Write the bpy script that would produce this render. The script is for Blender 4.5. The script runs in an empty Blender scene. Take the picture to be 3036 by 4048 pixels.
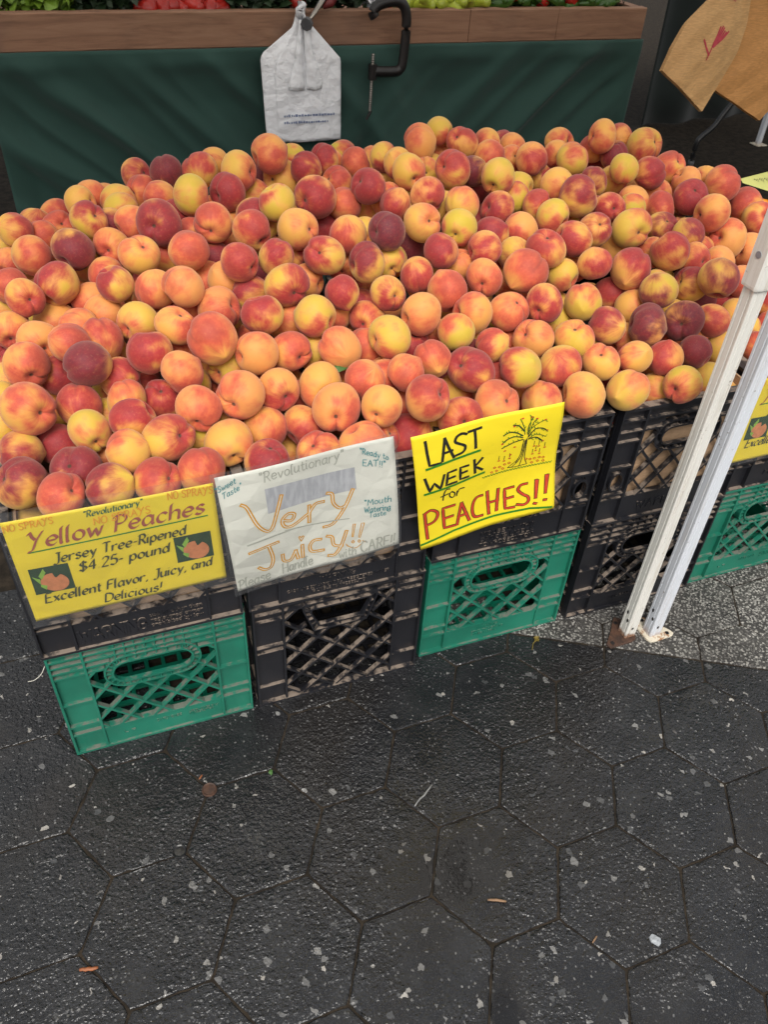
import bpy, math, random
from mathutils import Vector, Matrix, Euler
random.seed(11)
SC = bpy.context.scene
COL = SC.collection
# ------------------------------------------------------------------ camera
cam_d = bpy.data.cameras.new('camera'); cam = bpy.data.objects.new('camera', cam_d); COL.objects.link(cam)
cam_d.sensor_fit = 'VERTICAL'; cam_d.sensor_height = 36.0; cam_d.sensor_width = 36.0
cam_d.lens = 3162.7 / 4048 * 36.0
cam_d.clip_start = .02; cam_d.clip_end = 400
def cam_rot(yaw, pitch, roll):
    cy, sy, cp, sp = math.cos(yaw), math.sin(yaw), math.cos(pitch), math.sin(pitch)
    f = Vector((sy*cp, cy*cp, -sp)); r = Vector((cy, -sy, 0)); u = r.cross(f)
    c, s = math.cos(roll), math.sin(roll)
    r2 = c*r + s*u; u2 = -s*r + c*u
    return Matrix((r2, u2, -f)).transposed()
cam.matrix_world = Matrix.Translation((.1824, -.9473, 1.3294)) @ cam_rot(.3984, .7105, .0656).to_4x4()
SC.camera = cam
cam_d.dof.use_dof = True; cam_d.dof.focus_distance = 1.32; cam_d.dof.aperture_fstop = 11
SC.render.resolution_x = 769; SC.render.resolution_y = 1024
# ------------------------------------------------------------------ world, sun, exposure
world = bpy.data.worlds.new('World'); SC.world = world; world.use_nodes = True
wn = world.node_tree.nodes; wl = world.node_tree.links
for n in list(wn): wn.remove(n)
sky = wn.new('ShaderNodeTexSky'); sky.sky_type = 'NISHITA'; sky.sun_disc = False
SUN_EL, SUN_AZ = math.radians(52), math.radians(200)      # azimuth from +Y, clockwise
sky.sun_elevation = SUN_EL; sky.sun_rotation = SUN_AZ
sky.air_density = 1.6; sky.dust_density = 6.0; sky.ozone_density = 1.0
hs = wn.new('ShaderNodeHueSaturation'); hs.inputs['Saturation'].default_value = .34
bg = wn.new('ShaderNodeBackground'); bg.inputs['Strength'].default_value = .13
wo = wn.new('ShaderNodeOutputWorld')
wl.new(sky.outputs[0], hs.inputs['Color']); wl.new(hs.outputs[0], bg.inputs[0]); wl.new(bg.outputs[0], wo.inputs[0])
sd = bpy.data.lights.new('sun', 'SUN'); sd.energy = 1.6; sd.angle = math.radians(25); sd.color = (1, .97, .92)
sun = bpy.data.objects.new('sun', sd); COL.objects.link(sun)
sdir = Vector((math.sin(SUN_AZ)*math.cos(SUN_EL), math.cos(SUN_AZ)*math.cos(SUN_EL), math.sin(SUN_EL)))
sun.rotation_euler = sdir.to_track_quat('Z', 'Y').to_euler(); sun.location = sdir*20
SC.view_settings.view_transform = 'Standard'; SC.view_settings.look = 'None'
SC.view_settings.exposure = 0.31; SC.view_settings.gamma = 1; SC.view_settings.use_curve_mapping = False
# ------------------------------------------------------------------ node helpers
class NT:
    def __init__(s, name):
        s.m = bpy.data.materials.new(name); s.m.use_nodes = True
        s.t = s.m.node_tree; s.N = s.t.nodes; s.L = s.t.links
        for n in list(s.N): s.N.remove(n)
        s.out = s.N.new('ShaderNodeOutputMaterial'); s.b = s.N.new('ShaderNodeBsdfPrincipled')
        s.L.new(s.b.outputs[0], s.out.inputs[0])
    def node(s, typ, **kw):
        n = s.N.new(typ)
        for k, v in kw.items(): setattr(n, k, v)
        return n
    def set(s, sock, v):
        if isinstance(v, bpy.types.NodeSocket): s.L.new(v, sock)
        elif isinstance(v, (tuple, list)) and len(v) == 3 and sock.type == 'RGBA': sock.default_value = (*v, 1)
        else: sock.default_value = v
    def P(s, **kw):
        for k, v in kw.items(): s.set(s.b.inputs[k.replace('_', ' ')], v)
    def math(s, op, a, b=0, clamp=False):
        n = s.node('ShaderNodeMath', operation=op); n.use_clamp = clamp
        s.set(n.inputs[0], a); s.set(n.inputs[1], b); return n.outputs[0]
    def vmath(s, op, a, b=(0, 0, 0)):
        n = s.node('ShaderNodeVectorMath', operation=op); s.set(n.inputs[0], a); s.set(n.inputs[1], b)
        return n.outputs['Value'] if op == 'DOT_PRODUCT' else n.outputs[0]
    def mix(s, f, a, b, mode='MIX'):
        n = s.node('ShaderNodeMix', data_type='RGBA', blend_type=mode)
        s.set(n.inputs[0], f); s.set(n.inputs[6], a); s.set(n.inputs[7], b); return n.outputs[2]
    def noise(s, co, scale, detail=3, rough=.55, dist=0, out=0):
        n = s.node('ShaderNodeTexNoise'); s.set(n.inputs['Vector'], co)
        n.inputs['Scale'].default_value = scale; n.inputs['Detail'].default_value = detail
        n.inputs['Roughness'].default_value = rough; n.inputs['Distortion'].default_value = dist
        return n.outputs[out]
    def voro(s, co, scale, feature='F1', out='Distance', rnd=1.0, metric='EUCLIDEAN'):
        n = s.node('ShaderNodeTexVoronoi', feature=feature); n.distance = metric
        s.set(n.inputs['Vector'], co); n.inputs['Scale'].default_value = scale; n.inputs['Randomness'].default_value = rnd
        return n.outputs[out] if isinstance(out, str) else [n.outputs[o] for o in out]
    def step(s, v, lo, hi):
        n = s.node('ShaderNodeMapRange', interpolation_type='SMOOTHSTEP'); s.set(n.inputs[0], v)
        s.set(n.inputs[1], lo); s.set(n.inputs[2], hi); return n.outputs[0]
    def ramp(s, v, stops):
        n = s.node('ShaderNodeValToRGB'); s.set(n.inputs[0], v); e = n.color_ramp.elements
        while len(e) < len(stops): e.new(.5)
        for q, (p, c) in zip(e, stops): q.position = p; q.color = (*c, 1)
        return n.outputs[0]
    def bump(s, h, strength, dist=.002, prev=None):
        n = s.node('ShaderNodeBump'); n.inputs['Strength'].default_value = strength; n.inputs['Distance'].default_value = dist
        s.set(n.inputs['Height'], h)
        if prev: s.L.new(prev, n.inputs['Normal'])
        return n.outputs[0]
    def pos(s): return s.node('ShaderNodeNewGeometry').outputs['Position']
    def nor(s): return s.node('ShaderNodeNewGeometry').outputs['Normal']
    def obj(s): return s.node('ShaderNodeTexCoord').outputs['Object']
    def sep(s, v):
        n = s.node('ShaderNodeSeparateXYZ'); s.set(n.inputs[0], v); return n.outputs
MAT = {}
def plain(name, c, rough=.6, spec=.5, metal=0, var=.15, scale=40, bump=0, bscale=200):
    k = NT(name); p = k.obj()
    n = k.noise(p, scale, 4)
    lo = tuple(x*(1-var) for x in c); hi = tuple(min(1, x*(1+var)) for x in c)
    k.P(Base_Color=k.mix(k.step(n, .3, .7), lo, hi), Roughness=rough, Metallic=metal); k.b.inputs['Specular IOR Level'].default_value = spec
    if bump: k.P(Normal=k.bump(k.noise(p, bscale, 4), bump, .001))
    MAT[name] = k.m; return k.m
# ---- wet asphalt hexagon pavers
def asphalt(name, light):
    k = NT(name); p = k.pos()
    warp = k.vmath('ADD', p, k.vmath('SCALE', k.noise(p, 90, 2, out=1), (0, 0, 0)))
    w = k.node('ShaderNodeVectorMath', operation='SCALE'); k.set(w.inputs[0], k.noise(p, 110, 2, out=1)); w.inputs['Scale'].default_value = .007
    wp = k.vmath('ADD', p, w.outputs[0])
    big = k.noise(p, 3.2, 4); mid = k.noise(p, 14, 4); fine = k.noise(p, 420, 3)
    if not light:
        base = k.mix(k.step(mid, .35, .7), (.0105, .0112, .0130), (.020, .0208, .0228))
        base = k.mix(k.math('MULTIPLY', k.step(big, .45, .7), .6), base, (.018, .0155, .013))
        base = k.mix(k.math('MULTIPLY', k.step(fine, .5, .72), .6), base, (.044, .045, .048))
        base = k.mix(k.math('MULTIPLY', k.step(k.noise(p, 260, 2), .6, .75), .7), base, (.008, .008, .009))
        d1, c1 = k.voro(wp, 105, out=('Distance', 'Color')); s1 = k.sep(c1)
        m1 = k.math('MULTIPLY', k.step(d1, k.math('MULTIPLY', s1[1], .34), .04), k.step(s1[0], .85, .87))
        chip1 = k.ramp(s1[2], [(0, (.05, .052, .055)), (.35, (.10, .10, .10)), (.7, (.19, .187, .18)), (.95, (.34, .32, .29)), (1, (.02, .02, .024))])
        base = k.mix(m1, base, chip1)
        d2, c2 = k.voro(wp, 190, out=('Distance', 'Color')); s2 = k.sep(c2)
        m2 = k.math('MULTIPLY', k.step(d2, .42, .28), k.math('MULTIPLY', k.step(s2[0], .87, .89), .7))
        base = k.mix(m2, base, k.ramp(s2[2], [(0, (.06, .06, .06)), (.6, (.11, .112, .115)), (1, (.26, .255, .245))]))
        m3 = k.math('ADD', m1, m2, True)
    else:
        d1, c1 = k.voro(wp, 200, out=('Distance', 'Color')); s1 = k.sep(c1)
        peb = k.ramp(s1[2], [(0, (.09, .085, .08)), (.4, (.2, .19, .175)), (.8, (.36, .35, .32)), (1, (.5, .48, .44))])
        m3 = k.math('MULTIPLY', k.step(d1, .62, .44), k.step(s1[0], .12, .2))
        base = k.mix(m3, k.mix(k.step(mid, .35, .7), (.045, .043, .041), (.08, .076, .07)), peb)
        base = k.mix(k.math('MULTIPLY', k.step(big, .45, .7), .5), base, (.06, .055, .05))
    oi = k.node('ShaderNodeObjectInfo').outputs['Random']
    base = k.mix(k.math('MULTIPLY', oi, .34), base, (.008, .008, .009))
    # wet film: puddle hollows keep their own shapes
    sx = k.sep(p)
    def blob(x, y, rx, ry, rot=0):
        c, s = math.cos(rot), math.sin(rot)
        dx = k.math('SUBTRACT', sx[0], x); dy = k.math('SUBTRACT', sx[1], y)
        a = k.math('DIVIDE', k.math('ADD', k.math('MULTIPLY', dx, c), k.math('MULTIPLY', dy, s)), rx)
        b = k.math('DIVIDE', k.math('SUBTRACT', k.math('MULTIPLY', dy, c), k.math('MULTIPLY', dx, s)), ry)
        return k.math('SQRT', k.math('ADD', k.math('MULTIPLY', a, a), k.math('MULTIPLY', b, b)))
    rag = k.math('ADD', k.math('MULTIPLY', k.math('SUBTRACT', k.noise(p, 20, 6, .7), .5), 1.5), k.math('MULTIPLY', k.math('SUBTRACT', k.noise(p, 6, 2), .5), 1.2))
    pud = k.math('MINIMUM', blob(.556, -.652, .045, .115, -.25), blob(.55, -.43, .19, .12, .5))
    pm = k.step(k.math('ADD', pud, rag), 1.3, .3)
    wet = k.step(k.noise(p, 9, 5, .6), .4, .62)
    if light: pm = k.math('MULTIPLY', pm, 0)
    base = k.mix(k.math('MULTIPLY', pm, .45), base, (.0095, .0078, .0062))
    k.P(Base_Color=base)
    rg = k.math('ADD', .10 if not light else .40, k.math('MULTIPLY', k.math('SUBTRACT', 1, wet), .14))
    k.P(Roughness=k.math('ADD', k.math('MULTIPLY', rg, k.math('SUBTRACT', 1, pm)), .015))
    k.b.inputs['Specular IOR Level'].default_value = .5 if not light else .35
    h = k.math('ADD', k.math('MULTIPLY', k.noise(p, 175, 2, .5), 1.0), k.math('MULTIPLY', k.noise(p, 80, 2, .5), .9))
    h = k.math('ADD', h, k.math('MULTIPLY', m3, .12 if not light else .5))
    damp = k.step(k.noise(p, 4.5, 4, .6), .46, .66)
    h = k.math('MULTIPLY', h, k.math('SUBTRACT', 1, k.math('MULTIPLY', damp, .55)))
    h = k.math('MULTIPLY', h, k.math('SUBTRACT', 1, k.math('MULTIPLY', pm, .94)))
    k.P(Normal=k.bump(h, 1.0, .0033 if not light else .003))
    MAT[name] = k.m
asphalt('asphalt_paver', False); asphalt('aggregate_paver', True)
def bed():
    k = NT('joint_soil'); p = k.pos()
    c = k.mix(k.step(k.noise(p, 30, 5), .35, .7), (.016, .013, .010), (.036, .028, .020))
    k.P(Base_Color=c, Roughness=.9, Normal=k.bump(k.noise(p, 240, 4), .5, .004)); k.b.inputs['Specular IOR Level'].default_value = .12; MAT['joint_soil'] = k.m
bed()
# ---- moulded crate plastic with settled dust
def crate_mat(name, c, dustc, amt):
    k = NT(name); p = k.pos(); nz = k.sep(k.nor())[2]
    n1 = k.noise(p, 45, 5, .65); n2 = k.noise(p, 9, 3); n3 = k.noise(p, 300, 2)
    base = k.mix(k.step(n2, .3, .7), tuple(x*.82 for x in c), tuple(x*1.15 for x in c))
    up = k.math('MULTIPLY', k.step(nz, .40, .75), k.step(k.math('ADD', n1, k.math('MULTIPLY', k.math('SUBTRACT', n2, .5), .5)), .40, .58))
    film = k.math('MULTIPLY', k.step(k.math('ADD', k.math('MULTIPLY', n1, .7), k.math('MULTIPLY', n3, .3)), .55, .8), .10)
    d = k.math('MULTIPLY', k.math('ADD', up, film, True), amt)
    base = k.mix(d, base, dustc)
    scr = k.math('MULTIPLY', k.step(k.noise(p, 120, 2, dist=3), .66, .72), .12)
    base = k.mix(scr, base, tuple(min(1, x*1.6+.05) for x in c))
    k.P(Base_Color=base, Roughness=k.math('ADD', .36, k.math('MULTIPLY', d, .5)))
    k.P(Normal=k.bump(k.noise(p, 160, 3), .12, .002)); MAT[name] = k.m
crate_mat('green_plastic', (.013, .150, .098), (.15, .135, .115), .8)
crate_mat('black_plastic', (.012, .0125, .016), (.24, .19, .15), .85)
crate_mat('green_plastic_inner', (.005, .16, .095), (.10, .09, .07), .0)  # dust left out of the inner colours to stand in for shade inside crates
crate_mat('black_plastic_inner', (.008, .008, .010), (.10, .08, .06), .0)
# ---- peach skin, driven by the object's own colour (R ground colour, G blush cover, B blush depth, A seed)
def peach_mat(name, vcol):
    k = NT(name); o = k.obj()
    if vcol:
        a = k.node('ShaderNodeAttribute'); a.attribute_name = 'skin'; sc_ = k.sep(a.outputs['Color']); seed = a.outputs['Alpha']
        a2 = k.node('ShaderNodeAttribute'); a2.attribute_name = 'unit'; o = a2.outputs['Vector']
    else:
        a = k.node('ShaderNodeObjectInfo'); sc_ = k.sep(a.outputs['Color']); seed = a.outputs['Alpha']
    off = k.node('ShaderNodeCombineXYZ'); k.set(off.inputs[0], k.math('MULTIPLY', seed, 37)); k.set(off.inputs[1], k.math('MULTIPLY', seed, 91)); k.set(off.inputs[2], k.math('MULTIPLY', seed, 17))
    q = k.vmath('ADD', o, off.outputs[0])
    xyz = k.sep(o)
    ground = k.ramp(sc_[0], [(0, (.47, .345, .030)), (.3, (.58, .345, .052)), (.6, (.64, .29, .064)), (1, (.63, .21, .075))])
    n1 = k.noise(q, 1.3, 1, .4); n2 = k.noise(q, 5, 4, .6)
    # meridian streaks
    ang = k.math('ARCTAN2', xyz[1], xyz[0])
    sv = k.node('ShaderNodeCombineXYZ'); k.set(sv.inputs[0], k.math('MULTIPLY', ang, 1.7)); k.set(sv.inputs[1], k.math('MULTIPLY', xyz[2], .9)); k.set(sv.inputs[2], k.math('MULTIPLY', seed, 60))
    st = k.noise(sv.outputs[0], 2.6, 3, .6)
    ground = k.mix(k.step(n1, .35, .7), ground, k.mix(.5, ground, (.64, .33, .085)))
    dirn = k.vmath('DOT_PRODUCT', o, (.80, .25, .55))
    f = k.math('ADD', k.math('MULTIPLY', dirn, .40), .5)
    f = k.math('ADD', f, k.math('MULTIPLY', k.math('SUBTRACT', n1, .5), 1.25))
    f = k.math('ADD', f, k.math('MULTIPLY', k.math('SUBTRACT', n2, .5), .07))
    f = k.math('ADD', f, k.math('MULTIPLY', k.math('SUBTRACT', st, .5), .5))
    # stem end and part of the seam stay yellow
    f = k.math('SUBTRACT', f, k.math('MULTIPLY', k.step(xyz[2], .74, .98), .38))
    thr = k.math('SUBTRACT', 1.02, sc_[1])
    m = k.step(f, k.math('SUBTRACT', thr, .30), k.math('ADD', thr, .28))
    blush = k.ramp(k.math('ADD', sc_[2], k.math('MULTIPLY', k.math('SUBTRACT', n2, .5), .35)), [(0, (.64, .225, .070)), (.3, (.54, .095, .045)), (.6, (.35, .027, .027)), (1, (.105, .012, .021))])
    deep = k.step(f, k.math('ADD', thr, .12), k.math('ADD', thr, .55))
    blush = k.mix(k.math('MULTIPLY', deep, .55), blush, k.mix(.6, blush, (.12, .008, .018)))
    halo = k.step(f, k.math('SUBTRACT', thr, .42), thr)
    ground = k.mix(k.math('MULTIPLY', halo, .5), ground, (.64, .24, .070))
    c = k.mix(m, ground, blush)
    seam = k.math('MULTIPLY', k.step(k.math('ABSOLUTE', ang), .10, .02), k.step(xyz[2], -.7, .1))
    c = k.mix(k.math('MULTIPLY', seam, .45), c, (.20, .035, .025))
    # fine mottling, lenticels, a few brown marks
    c = k.mix(k.math('MULTIPLY', k.step(k.noise(q, 9, 4, .75), .5, .85), .16), c, (.84, .48, .20))
    dv, cv = k.voro(q, 5.5, out=('Distance', 'Color')); cs = k.sep(cv)
    spot = k.math('MULTIPLY', k.step(dv, k.math('ADD', .05, k.math('MULTIPLY', cs[1], .07)), .04), k.step(cs[0], .86, .88))
    c = k.mix(k.math('MULTIPLY', spot, .8), c, (.10, .045, .02))
    pit = k.step(xyz[2], .70, .60)      # deep stem pit
    rad = k.math('SQRT', k.math('ADD', k.math('MULTIPLY', xyz[0], xyz[0]), k.math('MULTIPLY', xyz[1], xyz[1])))
    eye = k.math('MULTIPLY', k.step(rad, .105, .055), k.step(xyz[2], .2, .4))
    c = k.mix(k.math('MULTIPLY', eye, .9), c, (.055, .030, .015))
    k.P(Base_Color=c, Roughness=.62); k.b.inputs['Specular IOR Level'].default_value = .32
    k.P(Sheen_Weight=.22, Sheen_Roughness=.55, Sheen_Tint=(1, .78, .66))
    k.P(Normal=k.bump(k.noise(q, 60, 3), .06, .02)); MAT[name] = k.m
peach_mat('peach_skin', False); peach_mat('peach_skin_packed', True)
# ---- paper, ink, cardboard, metal, wood, cloth
def paper(name, c, crease=.25):
    k = NT(name); p = k.obj()
    n = k.noise(p, 7, 4); 
    col = k.mix(k.step(n, .3, .75), tuple(x*.93 for x in c), c)
    dirt = k.math('MULTIPLY', k.step(k.noise(p, 60, 5, .7), .62, .8), .25)
    k.P(Base_Color=k.mix(dirt, col, tuple(x*.55 for x in c)), Roughness=.5)
    h = k.math('ADD', k.voro(p, 14, 'DISTANCE_TO_EDGE'), k.math('MULTIPLY', k.noise(p, 16, 3), .6))
    k.P(Normal=k.bump(h, crease, .01)); MAT[name] = k.m
paper('yellow_paper', (.80, .62, .022)); paper('bright_yellow_paper', (.86, .68, .022), .18); paper('white_paper', (.68, .68, .60), .6)
paper('pale_yellow_paper', (.55, .55, .16))
def kraft(name, c):
    k = NT(name); p = k.obj()
    fl = k.noise(k.vmath('MULTIPLY', p, (1, 1, 9)), 60, 3)
    col = k.mix(k.step(fl, .35, .7), tuple(x*.86 for x in c), tuple(x*1.1 for x in c))
    k.P(Base_Color=col, Roughness=.75)
    h = k.math('ADD', k.noise(p, 11, 4), k.math('MULTIPLY', k.voro(p, 9, 'DISTANCE_TO_EDGE'), .7))
    k.P(Normal=k.bump(h, .3, .02)); MAT[name] = k.m
kraft('kraft_paper', (.58, .34, .14)); kraft('kraft_paper_deep', (.56, .27, .085)); kraft('cardboard', (.36, .235, .14))
def wood():
    k = NT('plank_wood'); p = k.pos()
    q = k.vmath('MULTIPLY', p, (1.2, 8, 14))
    g = k.noise(q, 3.2, 6, .65, 1.2); r = k.noise(q, 12, 4, .6)
    c = k.ramp(k.math('ADD', k.math('MULTIPLY', g, .75), k.math('MULTIPLY', r, .25)), [(.25, (.13, .062, .036)), (.5, (.28, .145, .085)), (.75, (.37, .21, .13))])
    kn, kc = k.voro(k.vmath('MULTIPLY', p, (1, 2, 1.4)), 5, out=('Distance', 'Color'))
    c = k.mix(k.math('MULTIPLY', k.step(kn, .10, .03), k.step(k.sep(kc)[0], .4, .5)), c, (.05, .024, .016))
    c = k.mix(k.math('MULTIPLY', k.step(k.noise(p, 4, 3), .5, .7), .4), c, (.11, .07, .055))
    k.P(Base_Color=c, Roughness=.7, Normal=k.bump(g, .25, .003)); MAT['plank_wood'] = k.m
wood()
def cloth(name, c):
    k = NT(name); p = k.obj()
    wv = k.noise(k.vmath('MULTIPLY', p, (1, 1, 1)), 900, 2)
    k.P(Base_Color=k.mix(k.step(k.noise(p, 5, 3), .3, .7), tuple(x*.85 for x in c), c), Roughness=.85, Normal=k.bump(wv, .15, .001))
    k.P(Sheen_Weight=.15); MAT[name] = k.m
cloth('green_cloth', (.024, .072, .058)); cloth('black_green_cloth', (.006, .012, .010))
def painted(name, c, rust):
    k = NT(name); p = k.pos()
    st = k.noise(k.vmath('MULTIPLY', p, (60, 60, 3)), 1.5, 5, .7)
    col = k.mix(k.math('MULTIPLY', k.step(st, .48, .72), .5), c, (.40, .34, .27))
    nn = k.noise(p, 60, 5, .7)
    col = k.mix(k.math('MULTIPLY', k.step(nn, .63, .70), .7), col, (.10, .07, .045))
    z = k.sep(p)[2]
    low = k.math('ADD', k.step(z, .05, 0), k.math('MULTIPLY', k.math('SUBTRACT', nn, .5), 1.2))
    col = k.mix(k.math('MULTIPLY', k.step(low, .55, 1.0), rust), col, (.19, .075, .025))
    k.P(Base_Color=col, Roughness=.42, Normal=k.bump(st, .2, .002)); MAT[name] = k.m
painted('white_paint', (.66, .65, .61), .9); painted('white_alloy', (.60, .63, .68), .5)
def rusty(name, a, b, f0, f1):
    k = NT(name); p = k.pos(); n = k.noise(p, 70, 6, .7)
    k.P(Base_Color=k.mix(k.step(n, f0, f1), a, b), Roughness=.7, Normal=k.bump(k.noise(p, 260, 4), .4, .002)); MAT[name] = k.m
rusty('brown_rust', (.035, .018, .012), (.075, .035, .02), .35, .65); rusty('rusty_white', (.55, .50, .40), (.26, .11, .035), .50, .62)
plain('cast_iron', (.014, .012, .012), .4, bump=.3); plain('screw_steel', (.22, .20, .18), .35, metal=.8); plain('grey_rubber', (.09, .09, .095), .6)
plain('zinc', (.38, .35, .31), .35, metal=.9); plain('red_rubber', (.16, .02, .02), .5); plain('black_tube', (.012, .012, .013), .3)
plain('grey_alloy', (.25, .27, .30), .4, metal=.3)
def bagplastic():
    k = NT('white_film'); p = k.obj()
    h = k.math('ADD', k.noise(p, 24, 4, .6), k.math('MULTIPLY', k.voro(p, 22, 'DISTANCE_TO_EDGE'), .6))
    k.P(Base_Color=(.93, .94, .97), Roughness=.32, Normal=k.bump(h, .8, .012)); MAT['white_film'] = k.m
bagplastic()
def canopy():
    k = NT('canopy_cloth'); d = k.node('ShaderNodeBsdfDiffuse'); t = k.node('ShaderNodeBsdfTranslucent'); x = k.node('ShaderNodeMixShader')
    d.inputs[0].default_value = (.78, .78, .76, 1); t.inputs[0].default_value = (.62, .61, .58, 1); x.inputs[0].default_value = .80
    k.L.new(d.outputs[0], x.inputs[1]); k.L.new(t.outputs[0], x.inputs[2]); k.L.new(x.outputs[0], k.out.inputs[0]); MAT['canopy_cloth'] = k.m
canopy()
def clearfilm():
    k = NT('clear_film'); t = k.node('ShaderNodeBsdfTransparent'); g = k.node('ShaderNodeBsdfGlossy'); x = k.node('ShaderNodeMixShader')
    lw = k.node('ShaderNodeLayerWeight'); lw.inputs[0].default_value = .25
    lw.inputs[0].default_value = .5; t.inputs[0].default_value = (.97, .975, .98, 1); g.inputs['Roughness'].default_value = .2
    p = k.obj(); b = k.bump(k.noise(p, 12, 3), .35, .01); k.L.new(b, g.inputs['Normal'])
    k.L.new(k.math('ADD', k.math('MULTIPLY', k.math('POWER', lw.outputs['Facing'], 3), .5), .085), x.inputs[0])
    d = k.node('ShaderNodeBsdfDiffuse'); d.inputs[0].default_value = (.8, .82, .86, 1); y = k.node('ShaderNodeMixShader'); y.inputs[0].default_value = .035; k.L.new(t.outputs[0], y.inputs[1]); k.L.new(d.outputs[0], y.inputs[2])
    k.L.new(y.outputs[0], x.inputs[1]); k.L.new(g.outputs[0], x.inputs[2]); k.L.new(x.outputs[0], k.out.inputs[0]); MAT['clear_film'] = k.m
clearfilm()
for nm, c in dict(black=(.018, .018, .016), green=(.03, .20, .02), red=(.52, .05, .025), orange=(.60, .29, .008), paper=(.66, .66, .58), pencil=(.38, .39, .33), teal=(.01, .22, .24),
                  dkgreen=(.03, .12, .05), brick=(.34, .085, .05), ink=(.055, .06, .018), marker=(.75, .30, .015), bluetext=(.17, .22, .36), stamp=(.45, .05, .07),
                  photo=(.014, .045, .014), photopeach=(.55, .20, .08), photoleaf=(.22, .40, .05), navy=(.03, .03, .05)).items():
    plain('ink_'+nm, c, .6, .3, var=.12, scale=90)
k = NT('ink_patch'); p = k.obj(); br = k.noise(k.vmath('MULTIPLY', p, (130, 1, 30)), 1, 3)
k.P(Base_Color=k.mix(k.step(br, .35, .7), (.36, .37, .39), (.48, .49, .51)), Roughness=.4, Normal=k.bump(br, .4, .002)); MAT['ink_patch'] = k.m
plain('pepper_red', (.42, .022, .015), .25, var=.3, scale=8); plain('pepper_lime', (.42, .48, .05), .3, var=.2, scale=8); plain('pepper_green', (.045, .12, .015), .3, var=.4, scale=8)
plain('leaf_dark', (.016, .035, .012), .5, var=.4, scale=12); plain('leaf_bright', (.13, .22, .02), .45, var=.35, scale=12); plain('stem_green', (.07, .12, .025), .5)
plain('twig', (.22, .13, .07), .7); plain('twig_orange', (.26, .085, .03), .6); plain('dry_flower', (.18, .13, .02), .7); plain('pebble', (.2, .2, .195), .5); plain('string', (.5, .48, .42), .8)
plain('orange_plastic', (.75, .26, .012), .35); plain('leaf_fresh', (.06, .14, .035), .4); plain('silver_chip', (.30, .32, .34), .3)
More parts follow.
